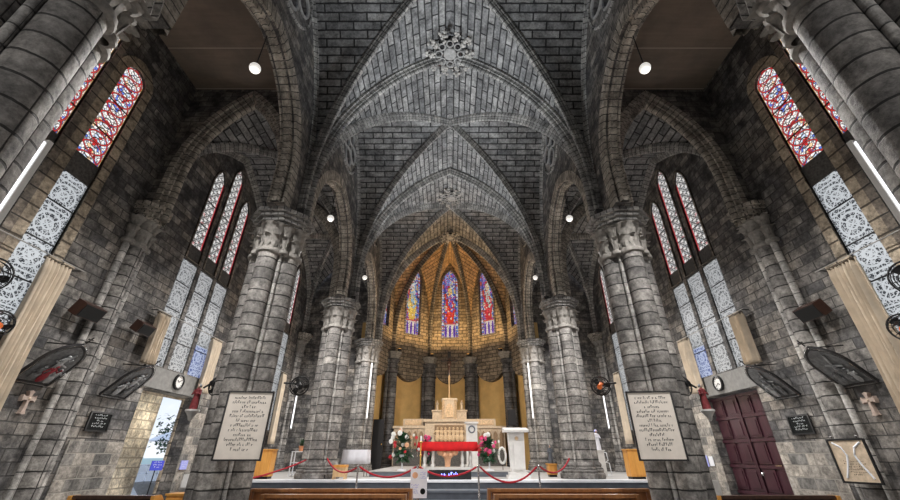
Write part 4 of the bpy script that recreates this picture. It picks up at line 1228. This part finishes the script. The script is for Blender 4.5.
for k in range(50):
    a = rd.uniform(0, 6.28); p = Vector((0, 0, .14)); e = Vector((math.cos(a) * .12, math.sin(a) * .12, rd.uniform(.2, .42))); sd = Vector((-math.sin(a), math.cos(a), 0)) * .02
    m.face([p, p.lerp(e, .6) + sd, e, p.lerp(e, .6) - sd])
m.build('leaves', 'leaf', t)
t = thing('pedestal_stand', 'white wooden stand with scroll side right of the right sanctuary pier', 'stand', (4.95, 14.3, .9))
MB().box(-.12, .12, -.12, .12, 0, .72).build('post', 'white', t); MB().box(-.15, .15, -.15, .15, .72, .76).build('top', 'white', t)
MB().tube([(.14, 0, .04), (.3, 0, .06), (.28, 0, .38), (.16, 0, .4), (.26, 0, .46), (.24, 0, .68), (.14, 0, .7)], .018, 6).build('scroll', 'nosing', t)
figurine('standing_statue', 'white and pale blue standing statue on the white scroll stand', 'statue', (4.95, 14.3, 1.66), .62, 'cloth', 'paleblue')
figurine('standing_statue', 'dark statue with blue robe on the low orange cabinet', 'statue', (3.3, 14.2, 1.27), .55, 'slate', 'relief')
t = thing('sacristy_door', 'tall black wooden door leaf standing open at the left end of the apse', 'door', (-3.35, 19.6, .9), (0, 0, .1))
MB().box(-.26, .26, -.03, .03, 0, 2.1).build('leaf', 'blackwood', t)
for z in (.2, 1.15): MB().box(-.2, .2, -.045, -.03, z, z + .8).build('panel', 'blackwood', t)
MB().ball((.2, -.06, 1.05), .03).build('door_knob', 'gold', t)
t = thing('wall_cabinet', 'small black cabinet on the right side of the apse', 'cabinet', (2.95, 19.9, 2.75))
MB().box(-.2, .2, -.1, .1, 0, .7).build('body', 'blackwood', t); MB().box(-.18, .18, -.12, -.1, .03, .67).build('door', 'blackwood', t)

# ---------------- rope barrier
posts = [(-2.1, 10.0, 'left'), (-.73, 9.9, 'centre left'), (.64, 9.9, 'centre right'), (2.02, 10.0, 'right')]
for x, y, w in posts:
    t = thing('rope_stanchion', {'left': 'steel barrier post in front of the white-clothed table', 'centre left': 'steel barrier post behind the paper notice stand', 'centre right': 'steel barrier post before the pink flowers', 'right': 'steel barrier post beside the white marble lectern'}[w], 'barrier post', (x, y, .3), group='rope barrier posts')
    MB().lathe([(.15, 0), (.15, .02), (.03, .04), (.02, .06), (.02, .95), (.035, .96), (.035, 1.0), (.0, 1.02)], n=16).build('post', 'chrome', t)
def rope(a, b, sag, label):
    a = Vector(a); b = Vector(b); pts = []
    for i in range(17):
        u = i / 16; p = a.lerp(b, u); p.z -= sag * 4 * u * (1 - u); pts.append(p)
    c = (a + b) / 2
    o = MB().tube([p - c for p in pts], .02, 8).build('barrier_rope', 'rope', loc=c); tag(o, label, 'rope', 'red barrier ropes')
rope((-4.7, 9.9, 1.0), (-4.3, 12.95, 1.38), .05, 'red velvet rope running from the left inscription pier back to the left sanctuary pier')
rope((-3.65, 12.9, 1.42), (-2.14, 10.0, 1.25), .2, 'red velvet rope between the left sanctuary pier and the first post')
rope((-2.06, 10, 1.27), (-.77, 9.9, 1.27), .2, 'red velvet rope hanging left of the paper notice stand')
rope((-.69, 9.9, 1.27), (.6, 9.9, 1.27), .18, 'red velvet rope across the middle, below the altar')
rope((.68, 9.9, 1.27), (1.98, 10, 1.27), .3, 'red velvet rope below the white marble lectern')
rope((2.06, 10, 1.27), (3.55, 12.9, 1.42), .22, 'red velvet rope between the last post and the right sanctuary pier')

t = thing('notice_stand', 'white paper notice on a slim post in the centre aisle', 'notice stand', (-.66, 9.4, 0))
MB().tube([(0, 0, .02), (0, 0, .8)], .015, 8).build('post', 'chrome', t); MB().lathe([(.12, 0), (.12, .02), (0, .03)], n=16).build('foot', 'chrome', t)
MB().box(-.175, .175, -.02, 0, .72, 1.25).build('sheet', 'cloth', t)
MB().lathe([(0, .004), (.06, .004)], n=14, mat=Matrix.Translation((-.08, -.02, 1.13)) @ Matrix.Rotation(PI / 2, 4, 'X')).build('orange_picture', 'peach', t)
MB().lathe([(0, .004), (.055, .004), (.055, 0)], n=14, mat=Matrix.Translation((.09, -.02, .84)) @ Matrix.Rotation(PI / 2, 4, 'X')).build('purple_picture', 'plaque', t)
m = MB(); lines(m, .14, .16, 4, lambda a, b, d: (a + .09, -d, b + 1.12), 1, t=.022, ch=.02, margin=.0); lines(m, .14, .2, 5, lambda a, b, d: (a - .08, -d, b + .87), 2, t=.022, ch=.02, margin=.0); m.build('lettering', 'blue', t)

# ---------------- pews
def pew(x0, x1, y, label, mat='pew', zt=.93):
    t = thing('pew', label, 'pew', ((x0 + x1) / 2, y, 0), group='wooden pews')
    L = (x1 - x0) / 2
    MB().box(-L, L, -.09, .05, zt - .05, zt).build('top_rail', mat, t)
    MB().box(-L + .05, L - .05, -.02, .02, .42, zt - .05).build('back_panel', mat, t)
    MB().box(-L + .05, L - .05, .02, .44, .41, .45).build('seat', mat, t)
    for q in (-1, 1):
        pts = [(-.12, 0), (.46, 0), (.46, .62), (.3, .66), (.08, zt), (-.12, zt)]
        MB().prism(pts, lambda a, b, d: (d, a, b), q * L - .03, q * L + .03).build('end_panel', mat if mat == 'pew' else 'oak', t)
    MB().box(-L + .05, L - .05, -.3, -.02, .62, .64).build('book_shelf', mat, t)
for yy, w in ((8.75, 'front'), (7.55, 'second')):
    pew(-3.85 if yy > 8 else -3.1, -.76, yy, '%s brown pew left of the centre aisle' % w); pew(.76, 3.85 if yy > 8 else 3.1, yy, '%s brown pew right of the centre aisle' % w)
pew(-6.85, -5.35, 8.25, 'dark pew in the left aisle below the open doorway', 'pewdark', .86); pew(4.85, 7.0, 8.25, 'dark pew in the right aisle below the maroon door', 'pewdark', .86)
cabinet((-4.95, 8.35, 0), .4, .3, .86, 'small orange wood end cabinet beside the dark left aisle pew')

# ---------------- lights: apse floodlights, then added fill for vault, nave, aisles and porch
def lamp(kind, loc, power, col, size=.2, rot=None):
    l = bpy.data.lights.new('light', kind); l.energy = power; l.color = col
    if kind == 'POINT': l.shadow_soft_size = size
    if kind == 'SPOT': l.shadow_soft_size = size; l.spot_size = 2.4; l.spot_blend = .8
    if kind == 'SUN': l.angle = size
    o = bpy.data.objects.new('light', l); C.objects.link(o); o.location = loc
    if rot: o.rotation_euler = rot
    return o
WARM = (1.0, .62, .25)
for i, ang in enumerate((-54, -18, 18, 54)):
    a = math.radians(ang); x = AC[0] + 3.4 * math.sin(a); y = AC[1] + 3.4 * math.cos(a)
    t = thing('floodlight', 'small amber floodlight on the ' + ['leftmost apse capital', 'apse capital left of the central window', 'apse capital right of the central window', 'rightmost apse capital'][i], 'lamp', (x, y, 6.5), (0, 0, -a))
    MB().box(-.09, .09, -.06, .06, .02, .14).build('housing', 'black', t); MB().box(-.075, .075, -.05, .05, .14, .15).build('lens', 'warm', t); MB().box(-.03, .03, -.03, .25, 0, .02).build('bracket', 'black', t)
    lamp('SPOT', (x * .74, AC[1] + (y - AC[1]) * .74, 6.6), 300, WARM, .1, (PI - .25 * math.cos(a), 0, -a))
lamp('POINT', (0, 18.2, 5.0), 200, (1, .82, .6), .3)  # added warm fill in mid apse, no fixture
for s in (-1, 1):
    sn = 'left' if s < 0 else 'right'
    if s < 0: lamp('POINT', (-8.3, 12.1, 2.4), 16, (1, .93, .8), .1)  # added fill for the porch wall, no lantern there
    for k, P in ((1, 620), (2, 700), (3, 620)):
        # added spots with made-up fixtures on the capitals, brightening the nave vault
        t = thing('floodlight', 'small black box of an added vault light on the %s capital of the %s' % (sn, ['', 'foreground pier', 'inscription board pier', 'sanctuary step pier'][k]), 'lamp', (s * 3.5, PY[k] - .3, SPR), (0, 0, 0))
        MB().box(-.08, .08, -.06, .06, .02, .14).build('housing', 'black', t); MB().box(-.03, .03, -.03, .03, 0, .02).build('bracket', 'black', t)
        d = Vector((-s * 3.4, .0, 4.4)).normalized()
        l = lamp('SPOT', (s * 3.25, PY[k] - .36, SPR + .2), P * 1.3, (.88, .94, 1), .12, d.to_track_quat('-Z', 'Y').to_euler()); l.data.spot_size = 1.3; l.data.spot_blend = 1
    for k in (0, 1, 2, 3):
        cy = (PY[k] + PY[k + 1]) / 2
        lamp('POINT', (s * 3.95, cy + .05, 8.15), 5, (1, .97, .93), .14)
        l = lamp('SPOT', (s * 3.9, cy + .05, 7.0), (230, 950, 1150, 1100)[k], (1, .97, .94), .15, (0, 0, 0)); l.data.spot_size = 2.75; l.data.spot_blend = .9  # added downward fill under the globes, spares the vault
        lamp('POINT', (s * (4.9 if k == 1 else 5.6), cy, 2.7), 30 if k == 1 else 42, (1, .97, .93), .3)  # added fill low in the aisles, no fixture
lamp('POINT', (0, 5.6, 2.4), 40, (1, .95, .88), .4); lamp('POINT', (0, 11.2, 3.0), 50, (1, .95, .88), .4)  # added fill along the nave, no fixtures

# ---------------- world: bright cloudy sky
w = bpy.data.worlds.new('World'); sc.world = w; w.use_nodes = True; nt = w.node_tree
bg = nt.nodes['Background']; tc = nt.nodes.new('ShaderNodeTexCoord'); sp = nt.nodes.new('ShaderNodeSeparateXYZ'); nt.links.new(tc.outputs['Generated'], sp.inputs[0])
z = S(nt, sp.outputs[2]); cl = noise(nt, tc.outputs['Generated'], 3.5, 6, .6)
sky = mix(nt, (z * 2.6).clamp(), (.85, .9, .97), (.18, .38, .75)); sky = mix(nt, ((cl - .42) * 5).clamp(), sky, (.95, .96, 1))
nt.links.new(sky.k, bg.inputs[0]); bg.inputs[1].default_value = 1.0

# ---------------- camera
cam = bpy.data.cameras.new('cam'); cam.sensor_width = 36; cam.lens = 380 * 36 / 900; cam.clip_end = 500; cam.clip_start = .05
co = bpy.data.objects.new('camera', cam); C.objects.link(co); co.location = (0, 0, 1.5); co.rotation_euler = (math.radians(90 + 28.4), 0, 0)
sc.camera = co
sc.view_settings.view_transform = 'Standard'; sc.view_settings.look = 'None'; sc.view_settings.gamma = 1; sc.view_settings.exposure = 0.22
